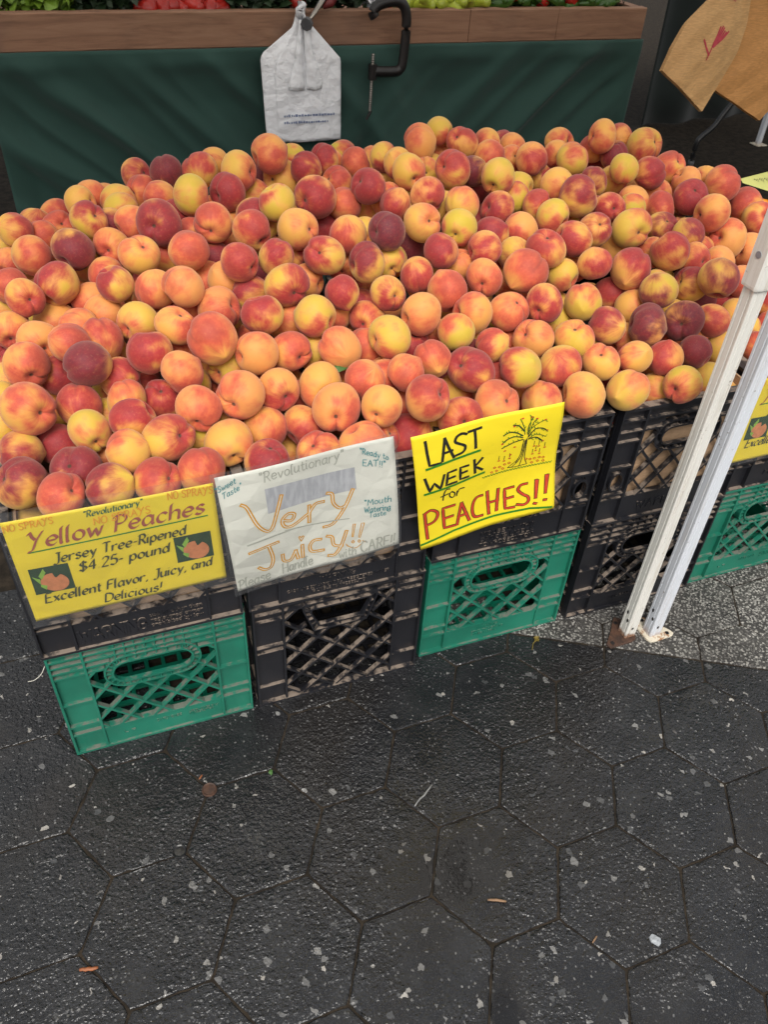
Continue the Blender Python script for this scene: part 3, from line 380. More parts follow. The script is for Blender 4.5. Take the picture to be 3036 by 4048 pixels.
LAST = dict(corners=[(0.6002, -0.034, 0.6229), (0.8667, -0.032, 0.6391), (0.9029, -0.024, 0.3991), (0.6471, -0.026, 0.3578)],
 texts=[
 ],
 strokes=[
  ('black',0.0052,'84,55 88,142 97,240 171,245'),
  ('black',0.0052,'207,70 196,142 182,232'),
  ('black',0.0052,'209,66 230,142 260,229'),
  ('black',0.0052,'190,176 251,171'),
  ('black',0.0052,'~352,79 322,67 287,81 275,113 301,137 337,164 338,193 317,214 276,221'),
  ('black',0.0052,'370,70 451,64'),
  ('black',0.0052,'409,68 412,132 412,209'),
  ('black',0.0052,'60,341 88,464 120,399 163,468 190,354'),
  ('black',0.0052,'271,342 216,346 204,453 274,453'),
  ('black',0.0052,'210,400 263,397'),
  ('black',0.0052,'358,341 304,338 303,444 360,445'),
  ('black',0.0052,'304,392 349,389'),
  ('black',0.0052,'403,314 410,433'),
  ('black',0.0052,'459,319 408,375 461,425'),
  ('black',0.0028,'~227,498 202,495 185,531 178,583'),
  ('black',0.0028,'165,547 216,540'),
  ('black',0.0028,'~245,533 228,541 227,569 243,588 260,582 263,555 245,533'),
  ('black',0.0028,'277,588 282,546'),
  ('black',0.0028,'~281,568 298,535 331,538'),
  ('black',0.0068,'46,660 50,777 55,904'),
  ('black',0.0068,'~46,660 90,641 132,677 134,722 107,762 52,777'),
  ('black',0.0068,'259,672 176,664 181,860 261,870'),
  ('black',0.0068,'179,767 245,770'),
  ('black',0.0068,'313,682 277,870'),
  ('black',0.0068,'315,682 368,870'),
  ('black',0.0068,'289,802 349,802'),
  ('black',0.0068,'~467,681 427,684 401,731 395,808 414,864 466,873'),
  ('black',0.0068,'507,665 517,876'),
  ('black',0.0068,'587,672 574,867'),
  ('black',0.0068,'517,774 583,776'),
  ('black',0.0068,'694,689 633,690 637,875 700,882'),
  ('black',0.0068,'635,785 691,782'),
  ('black',0.0068,'~791,690 750,693 731,732 764,780 802,817 804,859 773,881 725,866'),
  ('black',0.0068,'870,689 858,842'),
  ('black',0.0068,'946,664 930,818'),
  ('black',0.0068,'860,682 858,842'),
  ('black',0.0068,'934,661 930,818'),
  ('black',0.0068,'848,893 859,898'),
  ('black',0.0068,'922,884 933,886'),
  ('red',0.0042,'46,660 50,777 55,904'),
  ('red',0.0042,'~46,660 90,641 132,677 134,722 107,762 52,777'),
  ('red',0.0042,'259,672 176,664 181,860 261,870'),
  ('red',0.0042,'179,767 245,770'),
  ('red',0.0042,'313,682 277,870'),
  ('red',0.0042,'315,682 368,870'),
  ('red',0.0042,'289,802 349,802'),
  ('red',0.0042,'~467,681 427,684 401,731 395,808 414,864 466,873'),
  ('red',0.0042,'507,665 517,876'),
  ('red',0.0042,'587,672 574,867'),
  ('red',0.0042,'517,774 583,776'),
  ('red',0.0042,'694,689 633,690 637,875 700,882'),
  ('red',0.0042,'635,785 691,782'),
  ('red',0.0042,'~791,690 750,693 731,732 764,780 802,817 804,859 773,881 725,866'),
  ('red',0.0042,'870,689 858,842'),
  ('red',0.0042,'946,664 930,818'),
  ('red',0.0042,'860,682 858,842'),
  ('red',0.0042,'934,661 930,818'),
  ('red',0.0042,'848,893 859,898'),
  ('red',0.0042,'922,884 933,886'),
  ('green',0.0050,'77,264 243,249 438,242'),
  ('green',0.0050,'55,475 262,475 474,459'),
  ('green',0.0050,'9,950 244,916 554,913 818,929 976,974'),
  ('black',0.0015,'~742,249 732,366 710,432 648,484'),
  ('black',0.0015,'~752,258 738,393 716,447 678,489'),
  ('black',0.0015,'~759,255 750,373 744,420 728,502'),
  ('black',0.0015,'~764,245 761,352 762,427 782,497'),
  ('black',0.0015,'648,487 698,497 782,497'),
  ('black',0.0015,'~737,295 728,390 701,460'),
  ('black',0.0014,'~770,223 782,168 836,127 883,112'),
  ('black',0.0024,'~770,235 811,177 859,180 894,210'),
  ('black',0.0014,'~776,248 813,225 852,238 893,269'),
  ('black',0.0024,'~776,254 824,252 876,306'),
  ('black',0.0014,'~765,209 766,140 796,68'),
  ('black',0.0014,'~782,168 798,115 820,87'),
  ('black',0.0014,'~745,203 738,143 712,66'),
  ('black',0.0024,'~739,172 704,121 667,104'),
  ('black',0.0024,'~731,210 687,173 640,158 603,175'),
  ('black',0.0024,'~732,228 679,205 632,213 600,238'),
  ('black',0.0024,'~733,246 671,255 596,283'),
  ('black',0.0014,'~768,187 779,121 781,59'),
  ('green',0.0012,'775,201 784,187'),
  ('green',0.0012,'781,173 772,185'),
  ('green',0.0012,'804,151 812,168'),
  ('green',0.0012,'831,131 824,113'),
  ('green',0.0012,'855,121 857,105'),
  ('green',0.0012,'878,113 891,131'),
  ('green',0.0012,'787,212 794,228'),
  ('green',0.0012,'807,183 808,197'),
  ('green',0.0012,'830,178 829,162'),
  ('green',0.0012,'854,180 863,197'),
  ('green',0.0012,'873,192 873,206'),
  ('green',0.0012,'890,207 901,224'),
  ('green',0.0012,'791,239 799,225'),
  ('green',0.0012,'809,227 810,211'),
  ('green',0.0012,'829,230 822,211'),
  ('green',0.0012,'848,237 843,218'),
  ('green',0.0012,'869,250 870,265'),
  ('green',0.0012,'889,266 900,253'),
  ('green',0.0012,'795,254 808,272'),
  ('green',0.0012,'819,253 827,270'),
  ('green',0.0012,'845,274 852,291'),
  ('green',0.0012,'871,301 868,315'),
  ('green',0.0012,'765,181 758,193'),
  ('green',0.0012,'766,147 772,162'),
  ('green',0.0012,'778,111 781,96'),
  ('green',0.0012,'793,76 793,89'),
  ('green',0.0012,'788,147 789,161'),
  ('green',0.0012,'796,120 801,135'),
  ('green',0.0012,'807,104 817,121'),
  ('green',0.0012,'818,90 815,103'),
  ('green',0.0012,'742,179 741,162'),
  ('green',0.0012,'739,149 748,135'),
  ('green',0.0012,'727,112 737,128'),
  ('green',0.0012,'714,74 721,89'),
  ('green',0.0012,'725,151 721,164'),
  ('green',0.0012,'708,126 703,108'),
  ('green',0.0012,'689,114 689,128'),
  ('green',0.0012,'670,105 680,92'),
  ('green',0.0012,'714,195 721,211'),
  ('green',0.0012,'692,177 696,162'),
  ('green',0.0012,'668,167 679,154'),
  ('green',0.0012,'645,160 635,140'),
  ('green',0.0012,'625,165 620,147'),
  ('green',0.0012,'607,173 611,159'),
  ('green',0.0012,'711,219 716,204'),
  ('green',0.0012,'684,207 692,193'),
  ('green',0.0012,'660,208 667,194'),
  ('green',0.0012,'637,212 635,195'),
  ('green',0.0012,'619,223 609,234'),
  ('green',0.0012,'603,235 595,216'),
  ('green',0.0012,'708,250 698,230'),
  ('green',0.0012,'677,254 666,234'),
  ('green',0.0012,'641,266 638,249'),
  ('green',0.0012,'603,280 610,266'),
  ('green',0.0012,'773,160 777,146'),
  ('green',0.0012,'778,127 775,110'),
  ('green',0.0012,'780,96 786,82'),
  ('green',0.0012,'781,65 772,46'),
  ('red',0.0030,'723,64 728,64'),
  ('red',0.0030,'817,86 823,87'),
  ('red',0.0030,'875,110 881,110'),
  ('red',0.0030,'893,209 899,210'),
  ('red',0.0030,'669,116 674,116'),
  ('red',0.0030,'592,244 598,245'),
  ('red',0.0030,'612,313 618,313'),
  ('red',0.0030,'679,299 685,300'),
  ('red',0.0030,'654,363 660,364'),
  ('red',0.0030,'782,64 787,65'),
  ('red',0.0030,'873,305 879,306'),
  ('red',0.0030,'851,347 857,347'),
  ('red',0.0030,'816,334 822,335'),
  ('red',0.0030,'895,374 901,375'),
  ('red',0.0030,'833,384 839,385'),
  ('red',0.0030,'812,410 818,411'),
  ('red',0.0030,'862,423 868,424'),
  ('red',0.0030,'575,393 581,394'),
  ('red',0.0030,'612,407 618,408'),
  ('red',0.0030,'651,396 657,397'),
  ('black',0.0012,'853,335 854,301'),
  ('black',0.0012,'818,323 819,289'),
  ('black',0.0012,'897,363 898,328'),
  ('black',0.0012,'835,372 837,338'),
  ('black',0.0012,'814,398 815,364'),
  ('black',0.0012,'864,411 865,376'),
  ('black',0.0012,'578,382 580,349'),
  ('black',0.0012,'615,395 617,362'),
  ('black',0.0012,'653,385 655,351'),
  ('red',0.0013,'~552,440 543,445 552,457 560,450 552,440'),
  ('red',0.0013,'~587,446 578,452 587,464 596,457 587,446'),
  ('red',0.0013,'~622,435 614,440 623,452 631,446 622,435'),
  ('red',0.0013,'~654,432 645,437 654,449 663,442 654,432'),
  ('red',0.0013,'~532,476 524,481 533,493 541,487 532,476'),
  ('red',0.0013,'~568,477 559,482 568,494 576,487 568,477'),
  ('red',0.0013,'~610,471 602,477 611,489 620,482 610,471'),
  ('red',0.0013,'~775,437 766,443 775,455 784,448 775,437'),
  ('red',0.0013,'~803,448 794,453 804,466 812,459 803,448'),
  ('red',0.0013,'~835,451 826,456 836,469 844,462 835,451'),
  ('red',0.0013,'~870,455 861,460 871,473 880,466 870,455'),
  ('red',0.0013,'~899,465 890,471 900,484 908,477 899,465'),
  ('red',0.0013,'~817,486 808,491 818,504 826,497 817,486'),
  ('red',0.0013,'~859,485 850,491 860,503 868,496 859,485'),
  ('red',0.0013,'~901,498 892,504 902,517 910,510 901,498'),
  ('green',0.0013,'~467,503 477,516 487,503 497,516 506,503 516,516 526,503 536,516 545,503 555,516 565,503 575,516 585,504 595,516 604,504 614,517 624,504 634,517 644,505 654,518 663,506 674,519 683,507 694,520 703,508 713,521 723,509 733,522 743,510 753,524 763,512 773,526 783,513 794,527 803,515 814,529 823,517 834,531 843,519 854,534 864,522 875,536 884,524 895,539 904,527 915,541 925,529 936,544 945,532 957,547 966,534'),
 ],
 quads=[])
WHITE = dict(corners=[(0.2999, -0.036, 0.6099), (0.5746, -0.034, 0.6259), (0.6022, -0.024, 0.388), (0.319, -0.026, 0.3602)],
 texts=[
  ('pencil','hand','"Revolutionary"','227,102 702,87',0.0191,0.10),
  ('teal','hand','"Sweet','-10,111 102,62',0.0104,0.10),
  ('teal','hand','Taste"','21,157 127,109',0.0106,0.10),
  ('teal','hand','"Ready to','800,76 958,172',0.0116,0.10),
  ('teal','hand','EAT!!"','810,178 937,226',0.0127,0.10),
  ('teal','hand','"Mouth','798,522 957,530',0.0132,0.10),
  ('teal','hand','Watering','795,588 949,602',0.0127,0.10),
  ('teal','hand','Taste"','820,639 934,648',0.0114,0.10),
  ('pencil','hand','Please','12,975 197,967',0.0241,0.10),
  ('pencil','hand','Handle','277,954 456,956',0.0236,0.10),
  ('pencil','hand','with','619,962 723,958',0.0202,0.10),
  ('pencil','hand','CARE!!','754,957 969,974',0.0268,0.10),
 ],
 strokes=[
  ('orange',0.0064,'~111,234 136,269 173,420 216,499 252,493 289,387 331,246'),
  ('orange',0.0064,'~317,455 367,480 389,434 356,414 317,452 324,513 371,530 466,472'),
  ('orange',0.0064,'480,403 469,543'),
  ('orange',0.0064,'~475,462 516,404 563,402'),
  ('orange',0.0064,'~594,340 618,358 621,439 654,494 686,486'),
  ('orange',0.0064,'~739,362 681,505 609,617 553,629'),
  ('orange',0.0064,'107,653 272,635'),
  ('orange',0.0064,'~218,646 232,769 214,850 177,862 145,824'),
  ('orange',0.0064,'~290,774 293,835 333,847 369,774'),
  ('orange',0.0064,'369,774 377,852'),
  ('orange',0.0064,'411,741 406,851'),
  ('orange',0.0064,'~522,733 481,729 455,769 464,826 530,842'),
  ('orange',0.0064,'~565,722 591,744 597,820 643,849'),
  ('orange',0.0064,'~679,721 641,840 599,913 561,910'),
  ('paper',0.0017,'~111,234 136,269 173,420 216,499 252,493 289,387 331,246'),
  ('paper',0.0017,'~317,455 367,480 389,434 356,414 317,452 324,513 371,530 466,472'),
  ('paper',0.0017,'480,403 469,543'),
  ('paper',0.0017,'~475,462 516,404 563,402'),
  ('paper',0.0017,'~594,340 618,358 621,439 654,494 686,486'),
  ('paper',0.0017,'~739,362 681,505 609,617 553,629'),
  ('paper',0.0017,'107,653 272,635'),
  ('paper',0.0017,'~218,646 232,769 214,850 177,862 145,824'),
  ('paper',0.0017,'~290,774 293,835 333,847 369,774'),
  ('paper',0.0017,'369,774 377,852'),
  ('paper',0.0017,'411,741 406,851'),
  ('paper',0.0017,'~522,733 481,729 455,769 464,826 530,842'),
  ('paper',0.0017,'~565,722 591,744 597,820 643,849'),
  ('paper',0.0017,'~679,721 641,840 599,913 561,910'),
  ('orange',0.0016,'736,672 715,791 709,788 722,669 738,673'),
  ('orange',0.0016,'790,681 757,814 749,807 773,677 790,681'),
  ('orange',0.0016,'~408,700 398,658 405,651 411,668 420,654 426,667 408,700'),
  ('orange',0.0016,'~713,822 705,832 712,849 720,839 713,822'),
  ('orange',0.0016,'~751,830 743,840 750,857 758,847 751,830'),
  ('orange',0.0016,'~673,856 723,903 778,859'),
  ('orange',0.0016,'670,841 678,867'),
  ('orange',0.0016,'772,846 783,867'),
  ('pencil',0.0030,'103,575 378,560'),
  ('pencil',0.0022,'325,552 702,607'),
 ],
 quads=[('patch','247,159 763,178 762,364 244,362')])
PRICE = dict(corners=[(0.0124, -0.034, 0.5974), (0.2978, -0.034, 0.6), (0.3051, -0.012, 0.3834), (0.0113, -0.012, 0.3775)],
 texts=[
  ('dkgreen','calli','"Revolutionary"','365,81 643,66',0.0122,0.22),
  ('brick','calli','Yellow Peaches','84,266 929,252',0.0313,0.22),
  ('ink','calli','Jersey Tree-Ripened','172,440 822,420',0.0206,0.22),
  ('ink','calli','$4.25- pound','276,574 724,564',0.0215,0.22),
  ('ink','calli','Excellent Flavor, Juicy, and','76,823 929,813',0.0212,0.22),
  ('ink','calli','Delicious!','355,951 645,961',0.0200,0.22),
  ('marker','hand','NO SPRAYS','5,81 226,74',0.0125,0.10),
  ('marker','hand','NO SPRAYS','769,64 990,82',0.0145,0.10),
  ('marker','hand','NO SPRAYS','404,155 673,143',0.0138,0.10),
 ],
 strokes=[
  ('green',0.0027,'80,301 946,285'),
 ],
 quads=[('photo','47,455 234,463 235,731 44,723'),('photo','758,438 950,443 951,716 758,711')])
# ------------------------------------------------------------------ ground and hexagon pavers
def build_ground():
    g = MB(); nseg = 24; S = 60
    g.v = [(-S, -S, -.0021), (S, -S, -.0021), (S, S, -.0021), (-S, S, -.0021)]; g.f = [(0, 1, 2, 3)]
    gr = g.build('ground', 'joint_soil'); gr['kind'] = 'structure'
    R = .1199; GAP = .0003; rnd = random.Random(5)
    # the seam between dark asphalt and pale aggregate pavers
    A = Vector((.93, .002)); B = Vector((1.389, -.249)); d = (B-A).normalized(); nrm = Vector((-d.y, d.x))
    def side(p): return (p-A).dot(nrm)
    def clip(poly, sgn, off):
        out = []
        for i in range(len(poly)):
            p, q = poly[i], poly[(i+1) % len(poly)]; a = side(p)*sgn-off; b = side(q)*sgn-off
            if a >= 0: out.append(p)
            if (a >= 0) != (b >= 0): out.append(p + (q-p)*(a/(a-b)))
        return out
    def paver_mesh(poly, mat, seed):
        rr = random.Random(seed); pts = []
        for i in range(len(poly)):
            p, q = poly[i], poly[(i+1) % len(poly)]; n = max(2, int((q-p).length/.011))
            t = (q-p).normalized(); nn = Vector((t.y, -t.x))
            for j in range(n):
                pts.append(p.lerp(q, j/n) - nn*(GAP + abs(rr.gauss(0, .0007)) + (.0016 if j == 0 else 0)))
        c = sum(pts, Vector((0, 0)))/len(pts); m = MB(); n = len(pts)
        for inset, z in ((0, -.03), (0, -.0030), (.0007, -.0012), (.0024, -.0003), (.006, 0)):
            for p in pts:
                dlt = c-p; L = dlt.length; q = p + dlt/L*min(inset*(.7+.6*rr.random()), L*.5); m.v.append((q.x, q.y, z + (rr.gauss(0, .0005) if -.003 < z < 0 else 0)))
        for k_ in range(4):
            for i in range(n): j = (i+1) % n; m.f.append((k_*n+i, k_*n+j, (k_+1)*n+j, (k_+1)*n+i))
        m.f.append(tuple(4*n+i for i in range(n)))
        me = m.mesh('paver', mat, False); return me
    hexa = [Vector((R*math.cos(math.pi/3*i), R*math.sin(math.pi/3*i))) for i in range(6)]
    var = {mt: [paver_mesh(hexa, mt, s) for s in range(8)] for mt in ('asphalt_paver', 'aggregate_paver')}
    rot = math.radians(.9); cr, sr = math.cos(rot), math.sin(rot)
    for ci in range(-9, 9):
        for ri in range(-6, 6):
            x = ci*.1808; y = ri*.2078 + (.1039 if ci % 2 else 0)
            c = Vector((.82 + x*cr - y*sr, -.342 + x*sr + y*cr))
            if c.y > .42 or c.y < -1.25 or c.x < -.75 or c.x > 2.25: continue
            if 0.1 < c.x < 1.6 and c.y > .16: continue
            h = max(-.0005, min(.0012, rnd.gauss(.0002, .0006))); tilt = (rnd.gauss(0, .002), rnd.gauss(0, .002), rot)
            poly = [c + Vector((v.x*cr - v.y*sr, v.x*sr + v.y*cr)) for v in hexa]
            ds = [side(p) for p in poly]
            if max(ds) <= .004 or min(ds) >= -.004:
                mt = 'asphalt_paver' if sum(ds) < 0 else 'aggregate_paver'
                o = link('paver', rnd.choice(var[mt]), gr, (c.x, c.y, h), (tilt[0], tilt[1], rot + math.pi/3*rnd.randrange(6)))
            else:
                for sgn, mt in ((-1, 'asphalt_paver'), (1, 'aggregate_paver')):
                    pl = clip(poly, sgn, .0008)
                    pl = [p for i, p in enumerate(pl) if (p-pl[i-1]).length > .004]
                    if len(pl) < 3: continue
                    cc = sum(pl, Vector((0, 0)))/len(pl)
                    link('paver', paver_mesh([p-cc for p in pl], mt, rnd.randrange(999)), gr, (cc.x, cc.y, h + (.001 if sgn > 0 else -.0005)))
    return gr
GROUND = build_ground()
# ------------------------------------------------------------------ stroke lettering
GL = {}
def _g(txt):
    for ln in txt.strip().split('\n'):
        ch, w, st = ln.split(' ', 2); GL[ch] = (float(w), [(s.startswith('~'), [tuple(map(float, q.split(','))) for q in s.lstrip('~').split()]) for s in st.split('/')])
_g('''A 7 0,0 3.5,10 7,0/1.3,3.6 5.7,3.6
B 6 0,0 0,10/~0,10 4,9.6 5,7.6 4,5.6 0,5.3/~0,5.3 4.4,5 5.8,2.8 4.4,.3 0,0
C 6.7 ~6.6,8.2 5,9.8 2.5,9.6 .5,7 .4,3.2 2.4,.4 5,.2 6.7,1.8
D 6.5 0,10 0,0/~0,10 3.5,9.6 6.4,7.4 6.5,2.8 3.8,.3 0,0
E 5.6 5.5,10 0,10 0,0 5.7,0/0,5.2 4.6,5.2
F 5.4 6,10 .4,10 0,0/.2,5.2 4.6,5.4
G 6.7 ~6.6,8.2 5,9.8 2.5,9.6 .5,7 .4,3.2 2.4,.4 5,.2 6.7,1.8/6.7,1.8 6.7,4.6 4,4.6
H 6.5 0,10 0,0/6.5,10 6.5,0/0,5.2 6.5,5.2
I 0.4 .2,10 .2,0
J 5 2,10 6,10/~4.4,10 4.4,3 3.6,-.4 1.6,-1.4 0,-.4
K 6.2 0,10 0,0/6,10 0,4.4 6.3,0
L 5.3 0,10 0,0 5.3,0
M 8 0,0 .8,10 4,3 7.2,10 8,0
N 6.5 0,0 0,10 6.5,0 6.5,10
O 7 ~3.5,10 1,8.8 0,5 1,1.2 3.5,0 6,1.2 7,5 6,8.8 3.5,10
P 5.8 0.6,0 1,10/~-.6,8.6 .4,9.9 4,9.9 5.8,7.6 4.2,5.1 .8,4.8
R 6 .4,0 .8,10/~-.6,8.8 .6,9.9 4,9.9 5.6,7.6 4.2,5.1 .8,4.8/2.8,4.8 6.2,0
S 5.6 ~5.4,8.6 3.6,10 1,9.3 .4,7.2 2,5.6 4.2,4.6 5.6,2.6 4.4,.5 2.2,0 0,1.4
T 6.6 ~-.2,9.2 .8,10 6.8,10/3.3,10 3,0
U 6.2 ~0,10 0,3 1,.6 3.2,0 5.4,.8 6.2,3 6.2,10
V 6.6 0,10 3.3,0 6.6,10
W 9.4 0,10 2.2,0 4.6,8 7,0 9.4,10
X 6 0,10 6,0/6,10 0,0
Y 6.8 ~-.6,8.6 .6,10 1.6,7.4 3.2,5.2/~6.8,10 3.6,4.6 1.8,-.8 -.6,-1.8
a 5.6 ~5,4.6 3.4,6 1.2,5.4 0,2.8 1.2,.2 3.2,.6 5,3/5,6 5,.8 5.8,0
b 5 0,10 0,0/~0,3 1.6,5.8 3.6,6 5,3.4 4,.4 2,0 0,1.4
c 4.8 ~4.8,4.8 3.2,6 1,5.2 0,2.8 1,.5 3,0 4.8,1.2
d 5.4 ~5,3 3.6,5.8 1.6,6 0,3 1.2,.3 3.2,.5 5,3/~5.8,9.6 5,8.6 5,0
e 4.9 ~.2,3 4.8,3.4 4.2,5.4 2.6,6 .8,5 0,2.8 1,.6 3,0 4.9,1.2
f 3.6 ~4,9.2 2.8,10 1.6,9 1.4,6 1.2,0/0,6 3.4,6
g 5.2 ~5,4.6 3.4,6 1.2,5.4 0,2.8 1.2,.4 3.2,.6 5,3/~5,6 5,-1.5 3.6,-3.4 1.4,-3.2 .2,-2.2
h 5 ~.8,10 0,9 0,0/~0,3.4 1.8,5.6 3.6,5.8 4.6,4.4 4.6,.6 5.2,0
i 1 0,6 0,.6 .8,0/.1,8.3 .3,8.7
l 1.2 ~1,10 0,9 0,1 .9,0
m 7.6 0,6 0,0/~0,3.6 1.6,5.8 3,5.6 3.6,4 3.6,0/~3.6,3.6 5,5.8 6.6,5.6 7.2,4 7.2,0
n 5 0,6 0,0/~0,3.4 1.8,5.6 3.6,5.8 4.6,4.4 4.6,.6 5.2,0
o 5.2 ~2.6,6 .7,5 0,3 .7,1 2.6,0 4.5,1 5.2,3 4.5,5 2.6,6
p 5 0,6 0,-3.6/~0,3 1.6,5.8 3.6,6 5,3.2 4,.4 2,0 0,1.6
r 3.8 0,6 0,0/~0,3.4 1.4,5.4 3.2,6 4,5.4
s 4.2 ~4,5 2.4,6 .6,5.2 .8,3.8 3,2.8 4.2,1.6 3.2,.2 1.4,0 0,1
t 3.4 ~1.4,8.6 1.4,1.6 2.4,0 3.8,.6/0,6 3.4,6
u 5.2 ~0,6 0,1.8 1.2,0 3,.4 4.6,2.6/4.6,6 4.6,.6 5.2,0
v 4.8 0,6 2.4,0 4.8,6
w 7.2 0,6 1.8,0 3.6,5 5.4,0 7.2,6
x 4.6 0,6 4.6,0/4.6,6 0,0
y 5 0,6 2.5,.3/~5,6 2.5,.2 1.4,-2.6 0,-3.4
4 5.8 4,0 4,10 0,3.4 5.8,3.4
2 5.2 ~.4,7.8 2,10 4.6,9.4 5,7 3,4 0,0/0,0 5.4,0
5 5.2 5,10 1,10 .6,5.6/~.6,5.6 3,6.2 5.2,4.6 5,1.6 2.8,0 0,1
$ 5.6 ~5.4,8 3.6,9.2 1,8.6 .4,7 2,5.6 4.2,4.6 5.6,2.8 4.4,1 2.2,.6 0,1.8/2.8,10.6 2.8,-.8
. 1.2 .1,.2 .9,.8
, 1.2 .8,.6 .1,-1.6
- 3 0,4 3,4
! 1.2 .9,10 .5,3.2/.4,.2 .6,.5
" 2.6 .3,10 .6,7.8/2,10 2.3,7.8''')
def smooth_line(p, n=5):
    if len(p) < 3: return [Vector(q) for q in p]
    p = [Vector(q) for q in p]; out = []
    for i in range(len(p)-1):
        a, b, c, d = p[max(i-1, 0)], p[i], p[i+1], p[min(i+2, len(p)-1)]
        for j in range(n):
            t = j/n; out.append(.5*((2*b) + (c-a)*t + (2*a-5*b+4*c-d)*t*t + (3*b-a-3*c+d)*t*t*t))
    out.append(p[-1]); return out
def text_lines(txt, gap=2.0, space=4.5, slant=0.0, wob=None):
    x = 0; L = []
    for ch in txt:
        if ch == ' ': x += space; continue
        w, st = GL[ch]; dy = wob.gauss(0, .25) if wob else 0
        for sm, pts in st:
            q = smooth_line(pts) if sm else [Vector(a) for a in pts]
            L.append([Vector((x + a.x + a.y*slant, a.y + dy)) for a in q])
        x += w + gap
    return L, x - gap
class Sheet:                       # a printed sheet: bilinear between four corners plus a bulge
    def __init__(s, corners, bulge): s.c = [Vector(c) for c in corners]; s.bulge = bulge
    def P(s, a, b, off=0):
        TL, TR, BR, BL = s.c
        p = TL.lerp(TR, a).lerp(BL.lerp(BR, a), b); return Vector((p.x, p.y - s.bulge(a, b) - off, p.z))
    def size(s): return (s.c[1]-s.c[0]).length, (s.c[3]-s.c[0]).length
def ribbon(m, sh, pts, w, off, nib=None, sub=.006):
    W, H = sh.size(); q = []
    for i in range(len(pts)-1):
        a, b = pts[i], pts[i+1]; n = max(1, int(math.hypot((b.x-a.x)*W, (b.y-a.y)*H)/sub))
        for j in range(n): q.append(a.lerp(b, j/n))
    q.append(pts[-1])
    if nib is None:               # round felt tip: run on half a width at each end
        d = Vector(((q[1].x-q[0].x)*W, (q[1].y-q[0].y)*H)).normalized()*w*.45; q[0] = q[0] - Vector((d.x/W, d.y/H))
        d = Vector(((q[-1].x-q[-2].x)*W, (q[-1].y-q[-2].y)*H)).normalized()*w*.45; q[-1] = q[-1] + Vector((d.x/W, d.y/H))
    b0 = len(m.v)
    for i, p in enumerate(q):
        a, b = q[max(i-1, 0)], q[min(i+1, len(q)-1)]; t = Vector(((b.x-a.x)*W, (b.y-a.y)*H))
        t = t.normalized() if t.length > 0 else Vector((1, 0)); n = Vector((-t.y, t.x))*w/2
        if nib: 
            e = Vector((math.cos(nib), -math.sin(nib)))*w/2
            if e.dot(n) < 0: e = -e
            n = e*.85 + n*.22
        for sg in (1, -1): m.v.append(tuple(sh.P(p.x + n.x/W*sg, p.y + n.y/H*sg, off)))
    for i in range(len(q)-1): a = b0+2*i; m.f.append((a, a+1, a+3, a+2))
def p2(s): return [Vector((float(a)/1000, float(b)/1000)) for a, b in (q.split(',') for q in s.split())]
